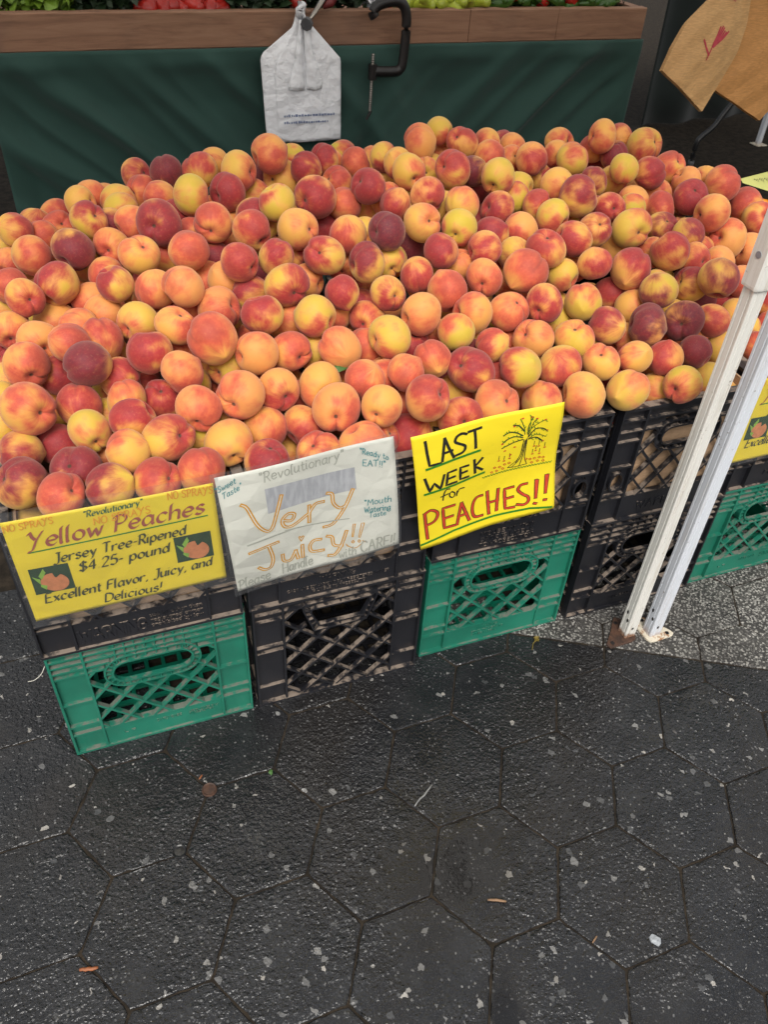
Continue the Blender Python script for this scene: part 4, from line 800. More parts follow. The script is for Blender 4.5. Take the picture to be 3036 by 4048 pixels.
def sign(name, data, corners, bulge, mat, label, film=None, seed=1, th=.0006):
    sh = Sheet(corners, bulge); root = thing(name, label, 'sign', tuple(sh.P(.5, 1)))
    inv = Vector(root.location); rnd = random.Random(seed)
    def put(m, nm, mt, smooth=False):
        m.v = [tuple(Vector(p)-inv) for p in m.v]; return m.build(nm, mt, root, smooth)
    m = MB(); m.slab(lambda a, b: sh.P(a, b), 40, 32, th); put(m, 'paper_sheet', mat, True)
    W, H = sh.size(); ms = {}; lev = {}
    order = []
    for col, w, s in data['strokes']:
        pts = p2(s.lstrip('~')); pts = smooth_line(pts, 6) if s[0] == '~' else pts
        lev.setdefault(col, .0005 + .00022*len(lev)); ms.setdefault(col, MB()); ribbon(ms[col], sh, pts, w, lev[col] + (len(ms[col].v) % 13)*.000012)
    for i, (col, style, txt, ln, h, sl) in enumerate(data['texts']):
        a, b = p2(ln); calli = style == 'calli'
        L, wd = text_lines(txt, 1.9 if calli else 2.2, 4.2, sl, None if calli else rnd)
        ax = b-a; up = Vector((0, -1)); key = col if not (col == 'marker') else col
        lev.setdefault(key, .0005 + .00022*len(lev)); ms.setdefault(key, MB())
        ex = Vector((ax.x, ax.y)); 
        for st in L:
            pts = [a + ex*(p.x/wd) + up*(p.y/10*h/H) for p in st]
            pen = h*(.165 if calli else .10) if col != 'marker' else h*.10
            ribbon(ms[key], sh, pts, pen, lev[key] + .00004*i + (len(ms[key].v) % 11)*.000008, .70 if calli else None, .003)
    for col, m in ms.items(): put(m, 'lettering', 'ink_'+col)['kind'] = 'stuff'
    for qi, (col, s) in enumerate(data['quads']):
        c = p2(s); m = MB(); n = 8
        def f(a, b, o=.0004): 
            q = c[0].lerp(c[1], a).lerp(c[3].lerp(c[2], a), b); return sh.P(q.x, q.y, o)
        m.grid(f, n, n); 
        if col == 'photo':
            ph = put(m, 'printed_photo', 'ink_photo')
            m2 = MB(); cen = Vector((.55, .62))
            N = 28; b0 = 0; m2.v.append(tuple(f(cen.x, cen.y, .0008)))
            for i in range(N):
                a = 2*math.pi*i/N; r = .33*(1 + .08*math.cos(a*2+1)); 
                if .9 < a < 1.5: r *= .55       # the bite towards the leaf
                m2.v.append(tuple(f(cen.x + r*math.cos(a), cen.y - r*1.12*math.sin(a), .0008)))
            for i in range(N): m2.f.append((0, 1+i, 1+(i+1) % N))
            o = put(m2, 'printed_fruit', 'ink_photopeach')
            m3 = MB(); 
            for pl in ([(.04, .28), (.22, .42), (.2, .62), (.14, .5)], [(.2, .3), (.36, .05), (.40, .2), (.26, .45)], [(.2, .62), (.34, .7), (.3, .86), (.18, .7)]):
                b1 = len(m3.v); m3.v += [tuple(f(x, y, .001)) for x, y in pl]; m3.f.append(tuple(b1+i for i in range(4)))
            put(m3, 'printed_leaf', 'ink_photoleaf')
        else: put(m, 'patch', 'ink_'+col)
    if film:
        l, t, r, b = film; m = MB(); m.grid(lambda a, c: sh.P(-l + a*(1+l+r), -t + c*(1+t+b), .0022), 24, 20); put(m, 'laminate_film', 'clear_film', True)
    return root
# ------------------------------------------------------------------ milk crates
CW, CH, TH = .33, .280, .0145
def stadium(cx, cz, hl, hh, n=10):
    return [(cx + hl-hh + hh*math.cos(a), cz + hh*math.sin(a)) for a in [(-.5 + i/n)*math.pi for i in range(n+1)]] + \
           [(cx - hl+hh + hh*math.cos(a), cz + hh*math.sin(a)) for a in [(.5 + i/n)*math.pi for i in range(n+1)]]
def trapez(cx, cz, hl, hh, n=4):
    P = [(hl*.72, -hh), (hl, hh*.6), (hl*.98, hh), (-hl*.98, hh), (-hl, hh*.6), (-hl*.72, -hh)]
    out = []
    for i in range(6):
        for j in range(n): out.append((cx + lerp(P[i][0], P[(i+1) % 6][0], j/n), cz + lerp(P[i][1], P[(i+1) % 6][1], j/n)))
    return out
def panel(W, kind):
    """outer face at y=0, body towards +y; returns meshes for wall, lattice, handle"""
    wall, lat, han = MB(), MB(), MB(); H = CH
    pw = .058*W/CW; D = TH
    top = {'ribbed': .066, 'plain': .056, 'open': .026}[kind]; bot = {'ribbed': .054, 'plain': .062, 'open': .010}[kind]
    u0, u1 = pw, W-pw; hz, hl, hh = {'ribbed': (H-.082, .067, .0235), 'plain': (H-.079, .060, .0185), 'open': (H-.058, .056, .022)}[kind]
    hx = W/2; ol, oh = hl+.0165, hh+.0165
    def half(z):                      # half width of the handle surround at height z
        d = abs(z-hz); return 0 if d >= oh else (ol-oh) + math.sqrt(oh*oh-d*d)
    def bar(z, t, y0, y1, a, b):      # a horizontal rib, parted by the handle
        w = max(half(z-t), half(z+t))
        if w <= 0: wall.box(a, b, y0, y1, z-t, z+t)
        else: wall.box(a, hx-w+.001, y0, y1, z-t, z+t); wall.box(hx+w-.001, b, y0, y1, z-t, z+t)
    for a, b in ((0, pw), (W-pw, W)):
        if kind == 'plain':
            for z0, z1 in ((0, .085), (.130, H-.03)): wall.box(a+.003, b-.002, .009, .012, z0, z1)
            wall.box(a+.003, a+.018, .009, .012, .085, .13); wall.box(b-.018, b-.002, .009, .012, .085, .13)
            c = (a+b)/2; ov = lambda r: [(c + r*math.cos(2*math.pi*i/20), .1075 + (.0085 + r*.75)*math.sin(2*math.pi*i/20)*1.1) for i in range(20)]
            wall.ringwall(ov(.0125), ov(.0165), .0008, .0135)
        else: wall.box(a+.003, b-.002, .009, .012, 0, H-.03)
        wall.box(a, a+.004, 0, D, 0, H); wall.box(b-.004, b, 0, D, 0, H)
        for z in ((.076, .140) if kind == 'ribbed' else (.072, .140, .2) if kind == 'plain' else (.05, .15, .165, .235)):
            wall.box(a+.002, b-.002, .0012, D-.001, z, z+.0045)
    n = 7
    for i in range(n):
        z0 = H-top + (top-.002)*i/n; z1 = H-top + (top-.002)*(i+1)/n; w = max(half(z0), half(z1))
        if w <= 0: wall.box(.003, W-.003, .0095, .0125, z0, z1+.0004)
        else: wall.box(.003, hx-w+.001, .0095, .0125, z0, z1+.0004); wall.box(hx+w-.001, W-.003, .0095, .0125, z0, z1+.0004)
    nr = {'ribbed': 5, 'plain': 3, 'open': 2}[kind]
    for i in range(nr):
        z = H-.0045-i*(top-.006)/max(1, nr-1); bar(z, .0019, .0006 + .0002*i, D-.0006, .001, W-.001)
    wall.box(0, W, -.0015, D+.002, H-.006, H)       # rim lip
    if kind == 'ribbed':
        for i in range(8): x = hx + (i-3.5)*.0165; wall.box(x-.0011, x+.0011, .002, D-.002, hz+oh-.004 if abs(x-hx) < ol-oh else hz+oh*.6, H-.004)
    if kind != 'open': wall.box(pw-.001, W-pw+.001, .0042, .0075, .004, bot); wall.box(.002, W-.002, .0018, D, bot-.002, bot+.0025)
    wall.box(.0, W, -.0008, D+.001, 0, .0055)
    v0, v1 = bot, H-top; sp = {'ribbed': .058, 'plain': .058, 'open': .068}[kind]; ang = math.radians({'ribbed': 46, 'plain': 50, 'open': 43}[kind])
    def inside(u, v):
        if not (u0 <= u <= u1 and v0 <= v <= v1): return False
        du = max(0, abs(u-hx)-(ol-oh)); return math.hypot(du, v-hz) > oh-.002
    for sg in (1, -1):
        dx, dz = math.cos(ang), math.sin(ang)*sg
        for i in range(-12, 24):
            ox = u0 + (i+.5)*sp; oz = v0 if sg > 0 else v1; run = None
            for s in range(0, 241):
                t = s*.0025; u, v = ox + dx*t, oz + dz*t; ok = inside(u, v)
                if ok and run is None: run = t
                if (not ok or s == 240) and run is not None:
                    if t-run > .006:
                        M = Matrix.Translation((ox + dx*(run+t-.0025)/2, 0, oz + dz*(run+t-.0025)/2)) @ Matrix.Rotation(-math.atan2(dz, dx), 4, 'Y')
                        L = (t-run)/2; y0 = .0012 if sg > 0 else .0022
                        lat.box(-L-.0015, L+.0015, y0, D-.0035, -.0022, .0022, M)
                    run = None
    for a, b in ((u0-.004, u0), (u1, u1+.004)): lat.box(a, b, .0003, D-.0003, v0-.002, v1+.002)
    f = stadium if kind != 'open' else trapez
    han.ringwall(f(hx, hz, hl, hh), f(hx, hz, hl+.0035, hh+.0035), -.0005, .0085)
    han.ringwall(f(hx, hz, hl+.0135, hh+.0135), f(hx, hz, hl+.0165, hh+.0165), .0008, D-.0008)
    han.ringwall(f(hx, hz, hl+.0033, hh+.0033), f(hx, hz, hl+.0137, hh+.0137), .0085, .0110)
    A = f(hx, hz, hl+.003, hh+.003); B = f(hx, hz, hl+.014, hh+.014)
    seg = []
    for i in range(len(A)):
        j = (i+1) % len(A); d = math.hypot(A[j][0]-A[i][0], A[j][1]-A[i][1]); k_ = max(1, int(d/.0165))
        if d < .008 and i % 3: continue
        for q in range(k_): seg.append(((lerp(A[i][0], A[j][0], q/k_), lerp(A[i][1], A[j][1], q/k_)), (lerp(B[i][0], B[j][0], q/k_), lerp(B[i][1], B[j][1], q/k_))))
    for pa, pb in seg:
        p = Vector((pa[0], 0, pa[1])); q = Vector((pb[0], 0, pb[1])); d = q-p
        M = Matrix.Translation((p+q)/2) @ Matrix.Rotation(-math.atan2(d.z, d.x), 4, 'Y'); han.box(-d.length/2, d.length/2, .0022, .010, -.0011, .0011, M)
    return wall, lat, han
_pm = {}
def panel_meshes(W, kind, mat):
    key = (W, kind, mat)
    if key not in _pm:
        w, l, h = panel(W, kind); _pm[key] = (w.mesh('side_panel', mat), l.mesh('lattice', mat), h.mesh('handle', mat))
    return _pm[key]
def crate_floor(mat):
    if ('floor', mat) not in _pm:
        m = MB(); n = 9
        for i in range(n+1): x = -.148 + i*.296/n; m.box(x-.004, x+.004, -.148, .148, .004, .010); m.box(-.148, .148, x-.004, x+.004, .005, .0112)
        _pm[('floor', mat)] = m.mesh('crate_floor', mat)
    return _pm[('floor', mat)]
def crate(x, y, z, kind, mat, label, letters=None, rot=0, group=None):
    root = thing('milk_crate', label, 'crate', (x+CW/2, y+CW/2, z), (0, 0, rot), group); W2 = CW-2*TH-.001
    for W, kd in ((CW, 0), (CW, 2), (W2, 1), (W2, 3)):
        w, l, h = panel_meshes(W, kind, mat if kd == 0 or (kd == 3) else mat+'_inner'); a = kd*math.pi/2
        off = Vector((-W/2, -CW/2, 0)); off.rotate(Euler((0, 0, a)))
        p = link('side_panel', w, root, off, (0, 0, a)); link('lattice', l, p); link('handle', h, p)
        if kd == 0 and letters:
            m = MB()
            for txt, u, v, h_, wd in letters:
                L, tw = text_lines(txt, 2.4)
                for st in L:
                    for i in range(len(st)-1):
                        a_, b_ = st[i], st[i+1]; A = Vector((u + a_.x*wd/tw, 0, v + a_.y/10*h_)); B = Vector((u + b_.x*wd/tw, 0, v + b_.y/10*h_)); d = B-A
                        if d.length < 1e-5: continue
                        M = Matrix.Translation((A+B)/2) @ Matrix.Rotation(-math.atan2(d.z, d.x), 4, 'Y'); tt = h_*.075
                        m.box(-d.length/2-tt, d.length/2+tt, .0027 - (len(m.v)//8 % 9)*.00007, .0050, -tt, tt, M, False)
            m.build('moulded_lettering', mat, p)
    link('crate_floor', crate_floor(mat+'_inner'), root); return root
XS = [0, .3424, .689, 1.0413, 1.373]; YS = [0, -.0017, .0162, .0138, .0227]; Z1, Z2 = 0.0, .2755
BK, GN = 'black_plastic', 'green_plastic'
lowtxt = [('DAIRY CASE', .15, .034, .006, .045), ('USE BY OWNER ONLY', .21, .036, .0045, .055), ('PROSECUTION', .21, .029, .0045, .045), ('L P', .09, .026, .005, .02)]
crate(XS[0], YS[0], Z1, 'ribbed', GN, 'green milk crate on the ground under the yellow price sign, nearest the camera', lowtxt)
crate(XS[0]-.002, YS[0]-.001, Z2, 'plain', BK, 'black milk crate behind the yellow price sign, reading WARNING below it', [('WARNING', .064, .016, .026, .105), ('use by other than', .178, .042, .0075, .085), ('registered owner', .178, .030, .0075, .085), ('prohibited by law', .178, .018, .0075, .085)])
crate(XS[1], YS[1], Z1, 'open', BK, 'dusty black lattice crate on the ground between the two front green crates')
crate(XS[1]-.004, YS[1], Z2, 'ribbed', BK, 'black milk crate behind the white handwritten sign', [('WARNING', .13, .036, .011, .065), ('CASE USE BY ANYONE BUT REGISTERED OWNER', .07, .0235, .0058, .19), ('IS LIABLE TO PROSECUTION', .115, .013, .0058, .105)])
crate(XS[2], YS[2], Z1, 'ribbed', GN, 'green milk crate on the ground under the LAST WEEK sign', [('WARNING', .13, .040, .006, .05), ('OTHER THAN STATED', .12, .030, .0045, .075), ('OWNER ILLEGAL', .12, .021, .0045, .06)])
crate(XS[2]+.001, YS[2]-.002, Z2+.001, 'plain', BK, 'black milk crate with cardboard inside behind the LAST WEEK sign', [('MISUSE OF THIS', .10, .040, .0085, .115), ('CASE IS LIABLE', .10, .026, .0085, .115), ('TO PROSECUTION', .10, .012, .0085, .115)])
crate(XS[3], YS[3], Z1, 'ribbed', BK, 'black milk crate on the ground just behind the tent legs', [('MILK CASE PROPERTY', .11, .03, .006, .11)])
crate(XS[3]+.001, YS[3], Z2, 'plain', BK, 'black milk crate with cardboard inside behind the tent legs, on top of another', [('WARNING', .10, .022, .018, .12)])
crate(XS[4], YS[4], Z1, 'ribbed', GN, 'green milk crate on the ground at the far right, beyond the tent legs', lowtxt)
crate(XS[4], YS[4], Z2, 'plain', BK, 'black milk crate at the far right behind the partly seen price sign', [('Misuse is', .1, .03, .012, .09)])
for cx in range(5):
    for r in ((1, 2) if cx in (0, 4) else (1,)):
        for z in (Z1, Z2):
            crate(XS[cx], YS[cx] + r*.338, z, 'ribbed', BK, 'black milk crate in the rows behind, hidden under the peach heap', group='crates hidden under the heap')
# cardboard trays lining the top crates
for i in range(5):
    nm = ['behind the yellow price sign', 'behind the white handwritten sign', 'behind the LAST WEEK sign', 'behind the tent legs', 'at the far right'][i]
    root = thing('cardboard_box', 'brown cardboard box lining the top black crate ' + nm, 'box', (XS[i]+CW/2, YS[i]+CW/2, Z2+.013))
    h, a = .252, .1455
    for j in range(4):
        m = MB(); m.slab(lambda u, v: (-a+.004 + u*(2*a-.008), -a + .0015*math.sin(u*9+j), .002 + v*h), 14, 10, .004); o = m.build('box_wall', 'cardboard', root, False); o.rotation_euler = (0, 0, j*math.pi/2)
    m = MB(); m.box(-a+.006, a-.006, -a+.006, a-.006, 0, .004); m.build('box_bottom', 'cardboard', root)
# ------------------------------------------------------------------ peaches
def peach_mesh(seed, nu=40, nv=26):
    r = random.Random(seed); obl = r.uniform(.93, 1.02); tip = r.choice([0, .03, .06, .13]); cl = r.uniform(.08, .17); lob = r.uniform(-.04, .04); pit = r.uniform(.20, .30)
    m = MB(); ph = [r.uniform(0, 6.28) for _ in range(4)]
    for j in range(nv+1):
        th = math.pi*j/nv
        for i in range(nu):
            a = 2*math.pi*i/nu; st = math.sin(th); ct = math.cos(th)
            rad = 1.0
            da = math.atan2(math.sin(a), math.cos(a)); groove = math.exp(-(da/.19)**2)
            rad -= cl*groove*(.25 + .75*max(0, ct)**.6)*min(1, st*2.2)
            rad += .025*math.exp(-((abs(da)-.45)/.28)**2)*st                     # shoulders beside the seam
            rad += .040*math.sin(2*a + ph[0])*st +   .036*math.sin(2*th + ph[1])*math.cos(a + ph[2])*st + .014*math.sin(3*a + ph[3] + 2*th)*st + lob*math.cos(a)*st + .022*math.tanh(da*3)*st*(1 if ph[0] > 3 else -1)*math.exp(-(da/.9)**2)
            z = rad*ct*obl
            z -= pit*math.exp(-(st/.30)**2)*(1 if ct > 0 else 0)
            z -= (.07*math.exp(-(st/.10)**2) if ct > 0 else 0)
            if ct < 0: z -= tip*math.exp(-(st/.22)**2)
            m.v.append((rad*st*math.cos(a), rad*st*math.sin(a), z))
    for j in range(nv):
        for i in range(nu): k_ = (i+1) % nu; m.f.append((j*nu+i, (j+1)*nu+i, (j+1)*nu+k_, j*nu+k_))
    return m
PM = [peach_mesh(s).mesh('peach', 'peach_skin', True) for s in range(16)]
CLS = {'y': ((.0, .2), (.28, .42), (.3, .55)), 'b': ((.06, .36), (.48, .62), (.48, .85)), 'g': ((.22, .5), (.28, .46), (.15, .42)), 'p': ((.5, .85), (.34, .54), (.15, .40)),
       'o': ((.35, .7), (.50, .66), (.34, .62)), 'c': ((.5, .9), (.52, .72), (.28, .50)), 'r': ((.25, .7), (.60, .76), (.48, .70)), 'd': ((.2, .55), (.74, .92), (.64, .96))}
WORD = {'y': 'yellow', 'b': 'red-and-yellow', 'g': 'golden', 'p': 'pale peach-coloured', 'o': 'orange', 'c': 'coral pink', 'r': 'red', 'd': 'dark crimson'}
rp = random.Random(77); rec = []
camv = cam.matrix_world.translation
for ent in PEACHES.split(';'):
    x, y, z, r, c, px, py = ent.split(); rec.append((int(x)/1e3, int(y)/1e3, int(z)/1e3, int(r)/1e4, c, int(px), int(py)))
def zone(e):
    col = 'above the price sign' if e[0] < .335 else 'above the white sign' if e[0] < .685 else 'above the LAST WEEK sign' if e[0] < 1.03 else 'behind the tent legs' if e[0] < 1.36 else 'at the right end'
    row = 'front edge' if e[1] < .075 else 'lower slope' if e[1] < .24 else 'middle' if e[1] < .42 else 'upper slope' if e[1] < .60 else 'back crest'
    return row, col
bucket = {}
for i, e in enumerate(rec): bucket.setdefault((zone(e), e[4]), []).append(i)
lab = {}
ORD = ['leftmost', 'second from left', 'third from left', 'fourth from left', 'fifth from left', 'sixth from left', 'seventh from left', 'eighth from left', 'ninth from left', 'tenth from left']
for ((row, col), c), ids in bucket.items():
    ids.sort(key=lambda i: rec[i][5]); n = len(ids)
    for k_, i in enumerate(ids):
        t = '%s peach on the heap\'s %s %s' % (WORD[c], row, col)
        lab[i] = t if n == 1 else t + ', ' + (ORD[k_] if k_ < n-1 or n < 3 else 'rightmost') if not (n == 2 and k_ == 1) else t + ', rightmost'
for i, (x, y, z, r, c, px, py) in enumerate(rec):
    o = link('peach', rp.choice(PM), None, (x, y, z), (rp.uniform(0, 6.28), rp.uniform(0, 6.28), rp.uniform(0, 6.28)))
    R3 = Euler(o.rotation_euler).to_matrix(); v = (camv - Vector((x, y, z))).normalized()
    # turn the blushed cheek roughly the way it faces in the heap
    want = {'d': .4, 'r': .3, 'c': .2, 'y': -.1, 'g': 0}.get(c, .1)
    best = None
    if want is not None:
        for _ in range(24):
            e = Euler((rp.uniform(0, 6.28), rp.uniform(0, 6.28), rp.uniform(0, 6.28))); bd = e.to_matrix() @ Vector((.8, .25, .55)); s = abs(bd.dot(v) - want) + (.5*abs((e.to_matrix() @ Vector((0, 0, 1))).dot(v) - .62) if i % 3 == 0 else 0)
            if best is None or s < best[0]: best = (s, e)
        o.rotation_euler = best[1]
    r *= rp.uniform(.985, 1.02); o.scale = (r*rp.uniform(.94, 1.06), r*rp.uniform(.94, 1.06), r*rp.uniform(.92, 1.06))
    a, b, d = CLS[c]; o.color = (rp.uniform(*a), rp.uniform(*b), rp.uniform(*d), rp.random())
    tag(o, lab[i], 'peach', 'peaches heaped on the crates')
def packed():
    base = peach_mesh(3, 20, 13); V = []; F = []; SK = []; UN = []
    for ent in FILL.split(';'):
        x, y, z, r, c = ent.split(); x, y, z, r = int(x)/1e3, int(y)/1e3, int(z)/1e3, int(r)/1e4
        e = Euler((rp.uniform(0, 6.28), rp.uniform(0, 6.28), rp.uniform(0, 6.28))).to_matrix(); a, b, d = CLS[c]; s = (rp.uniform(*a), rp.uniform(*b), rp.uniform(*d), rp.random()); n = len(V)
        for p in base.v: q = e @ Vector(p)*r; V.append((q.x+x, q.y+y, q.z+z)); SK.append(s); UN.append(p)
        F += [tuple(n+i for i in f) for f in base.f]
    me = bpy.data.meshes.new('packed_peaches'); me.from_pydata(V, [], F); me.materials.append(MAT['peach_skin_packed'])
    me.polygons.foreach_set('use_smooth', [True]*len(F))
    at = me.attributes.new('skin', 'FLOAT_COLOR', 'POINT'); at.data.foreach_set('color', [q for s in SK for q in s])
    au = me.attributes.new('unit', 'FLOAT_VECTOR', 'POINT'); au.data.foreach_set('vector', [q for s in UN for q in s])
    o = link('packed_peaches', me); tag(o, 'mixed red and yellow peaches packed deep in the gaps of the heap', 'peaches'); o['kind'] = 'stuff'
packed()
# ------------------------------------------------------------------ signs
sign('price_sign', PRICE, PRICE['corners'], lambda a, b: .0012*math.sin(a*3.1)+.001*math.sin(b*5), 'yellow_paper', 'yellow laminated price sign reading Yellow Peaches $4.25 on the left crates', (.022, .085, .028, .06), 3)
sign('handwritten_sign', WHITE, WHITE['corners'], lambda a, b: .0025*math.sin(a*6+b*3)+.006*math.sin(b*3.1)*(.6+.4*math.cos(a*5)), 'white_paper', 'white laminated handwritten sign reading Very Juicy in orange', (.02, .035, .012, .035), 5)
sign('handwritten_poster', LAST, LAST['corners'], lambda a, b: .005*math.sin(b*6.5+a*1.2)*a + .006*math.sin(b*4.2+.6)*(1-a) + .003*math.sin(a*7+1), 'bright_yellow_paper', 'bright yellow paper poster reading LAST WEEK for PEACHES with a drawn tree', None, 7)
sign('price_sign', PRICE, [(1.326, .006, .577), (1.619, .008, .580), (1.632, .008, .383), (1.340, .006, .378)], lambda a, b: .001*math.sin(a*3), 'yellow_paper', 'second yellow price sign, cut off by the right edge beyond the tent legs', (.022, .06, .028, .03), 9)
# pale card lying on the right end of the heap
root = thing('card_sign', 'pale yellow-green card lying behind the heap at the right edge', 'sign', (1.70, .58, .72))
m = MB(); m.slab(lambda a, b: Vector((1.655, .545, .744)).lerp(Vector((1.93, .72, .690)), a).lerp(Vector((1.650, .530, .740)).lerp(Vector((1.80, .555, .694)), a), b) - Vector((1.70, .58, .72)), 10, 6, .003); m.build('card', 'pale_yellow_paper', root)
m = MB(); sh = Sheet([Vector((1.655, .545, .7445))-Vector((1.70, .58, .72)), Vector((1.93, .72, .6905))-Vector((1.70, .58, .72)), Vector((1.80, .555, .6945))-Vector((1.70, .58, .72)), Vector((1.650, .53, .7405))-Vector((1.70, .58, .72))], lambda a, b: 0)
for t in range(9): ribbon(m, sh, [Vector((.32+t*.05, .3+.02*(t % 2))), Vector((.34+t*.05, .32+.1*(t % 3)))], .0015, .0012)
m.build('lettering', 'ink_ink', root)['kind'] = 'stuff'
# ------------------------------------------------------------------ tent legs, feet and canopies
def tent(name, x0, x1, y0, y1, legs, feet, label, mat, legw, zc=2.08, sleeve=None):
    cx, cy = (x0+x1)/2, (y0+y1)/2
    root = thing(name, label, 'tent', (cx, cy, 0)); O = Vector((cx, cy, 0))
    for n, (lx, ly, w) in enumerate(legs):     # lx, ly: front-left corner of the tube
        m = MB(); e = w; zt = zc if sleeve is None else sleeve+.1
        prof = []
        for sx_, sy_, (dx, dy) in ((0, 0, (1, 0)), (1, 0, (0, 1)), (1, 1, (-1, 0)), (0, 1, (0, -1))):
            nx, ny = dy, -dx
            for t, d in ((.06, 0), (.20, 0), (.23, .0012), (.30, .0012), (.33, 0), (.67, 0), (.70, .0012), (.77, .0012), (.80, 0), (.94, 0)):
                prof.append((sx_*e + dx*t*e - nx*d, sy_*e + dy*t*e - ny*d))
        np_ = len(prof)
        zs = [.004] + [zt*i/8 for i in range(1, 9)]
        for z in zs: m.v += [(lx-cx+p[0], ly-cy+p[1], z) for p in prof]
        for i in range(len(zs)-1):
            for j in range(np_): q = (j+1) % np_; m.f.append((i*np_+j, i*np_+q, (i+1)*np_+q, (i+1)*np_+j))
        m.f.append(tuple((len(zs)-1)*np_+j for j in range(np_)))
        lo = m.build('leg', mat, root)
        if n == 0:
            hm = MB()
            for hx_, hz_, fc in ((.45, .034, 'f'), (.35, .055, 'l'), (.6, .075, 'l')):
                c = (lx-cx+hx_*e, ly-cy-.0006, hz_) if fc == 'f' else (lx-cx-.0006, ly-cy+hx_*e, hz_); N = 12; b0 = len(hm.v)
                for i in range(N):
                    a = 2*math.pi*i/N; hm.v.append((c[0]+.0028*math.cos(a), c[1], c[2]+.004*math.sin(a)) if fc == 'f' else (c[0], c[1]+.0028*math.cos(a), c[2]+.0055*math.sin(a)))
                hm.f.append(tuple(b0+i for i in range(N)) if fc == 'f' else tuple(b0+i for i in reversed(range(N))))
            hm.build('bolt_hole', 'cast_iron', lo)
        if sleeve is not None:
            s = MB(); g = .0045; ww = w+2*g; r = .004
            pr = [(r, 0), (ww-r, 0), (ww, r), (ww, ww-r), (ww-r, ww), (r, ww), (0, ww-r), (0, r)]
            for z, dx in ((sleeve, 0), (sleeve+.004, -.0006), (zc, -.0006)):
                s.v += [(lx-cx-g+p[0]+(dx if p[0] < ww/2 else -dx), ly-cy-g+p[1]+(dx if p[1] < ww/2 else -dx), z) for p in pr]
            for i in range(2):
                for j in range(8): q = (j+1) % 8; s.f.append((i*8+j, i*8+q, (i+1)*8+q, (i+1)*8+j))
            s.f.append(tuple(range(7, -1, -1)))
            so = s.build('leg_sleeve', mat, root)
            pn = MB(); c = Vector((lx-cx-g-.0016, ly-cy+.5*w, sleeve+.052)); pn.tube([c, c+Vector((.003, 0, 0))], [.0055, .0055], 14); pn.build('lock_pin', 'grey_alloy', so, False)
    for poly, mt, holes in feet:
        m = MB(); n = len(poly); cen = sum((Vector(p) for p in poly), Vector((0, 0)))/n
        for z, k_ in ((.0012, 1), (.0045, 1), (.0058, .97)): m.v += [(cen.x+(p[0]-cen.x)*k_-cx, cen.y+(p[1]-cen.y)*k_-cy, z) for p in poly]
        for i in range(2):
            for j in range(n): q = (j+1) % n; m.f.append((i*n+j, i*n+q, (i+1)*n+q, (i+1)*n+j))
        m.f.append(tuple(2*n+j for j in range(n))); fo = m.build('foot_plate', mt, root)
        h = MB()
        for hx_, hy_ in holes:
            b0 = len(h.v); h.v += [(hx_-cx+.0048*math.cos(a*math.pi/7), hy_-cy+.0048*math.sin(a*math.pi/7), .0062) for a in range(14)]; h.f.append(tuple(b0+i for i in range(14)))
        h.build('bolt_hole', 'cast_iron', fo)
    # pyramid canopy with valance
    m = MB(); pk = Vector((0, 0, zc+.75)); q = [Vector((x0-cx, y0-cy, zc)), Vector((x1-cx, y0-cy, zc)), Vector((x1-cx, y1-cy, zc)), Vector((x0-cx, y1-cy, zc))]
    for i in range(4):
        a, b = q[i], q[(i+1) % 4]; m.grid(lambda u, v: a.lerp(b, u).lerp(pk, v) + Vector((0, 0, -.08*math.sin(math.pi*v)*(1-.5*v))), 8, 8)
        m.grid(lambda u, v: a.lerp(b, u) + Vector((0, 0, -.22*v)), 12, 2)
    m.build('canopy', 'canopy_cloth', root, False); return root
f1 = [(1.090, -.082), (1.094, -.094), (1.150, -.0925), (1.160, -.089), (1.166, -.080), (1.166, -.050), (1.158, -.024), (1.149, -.019), (1.142, -.026), (1.118, -.054)]
f2 = [(1.181, -.062), (1.183, -.098), (1.188, -.106), (1.197, -.1085), (1.245, -.106), (1.252, -.101), (1.250, -.094), (1.236, -.072), (1.213, -.040), (1.203, -.036), (1.196, -.040)]
tent('canopy_tent', -1.9, 1.168, -.09, 2.95, [(1.1365, -.0815, .0268), (-1.88, -.08, .027)], [(f1, 'brown_rust', [(1.104, -.084), (1.142, -.036)])], 'yellowed white tent leg on a rusty brown foot, left of the pair', 'white_paint', .027, sleeve=.817)
tent('canopy_tent', 1.185, 4.09, -.10, 2.97, [(1.192, -.0955, .0285), (4.045, 2.93, .027)], [(f2, 'rusty_white', [(1.237, -.097), (1.204, -.048)]), ([(4.02, 2.90), (4.09, 2.90), (4.09, 2.97), (4.02, 2.97)], 'rusty_white', [])], 'bluish white tent leg on a white foot edged with rust, right of the pair', 'white_alloy', .0285)
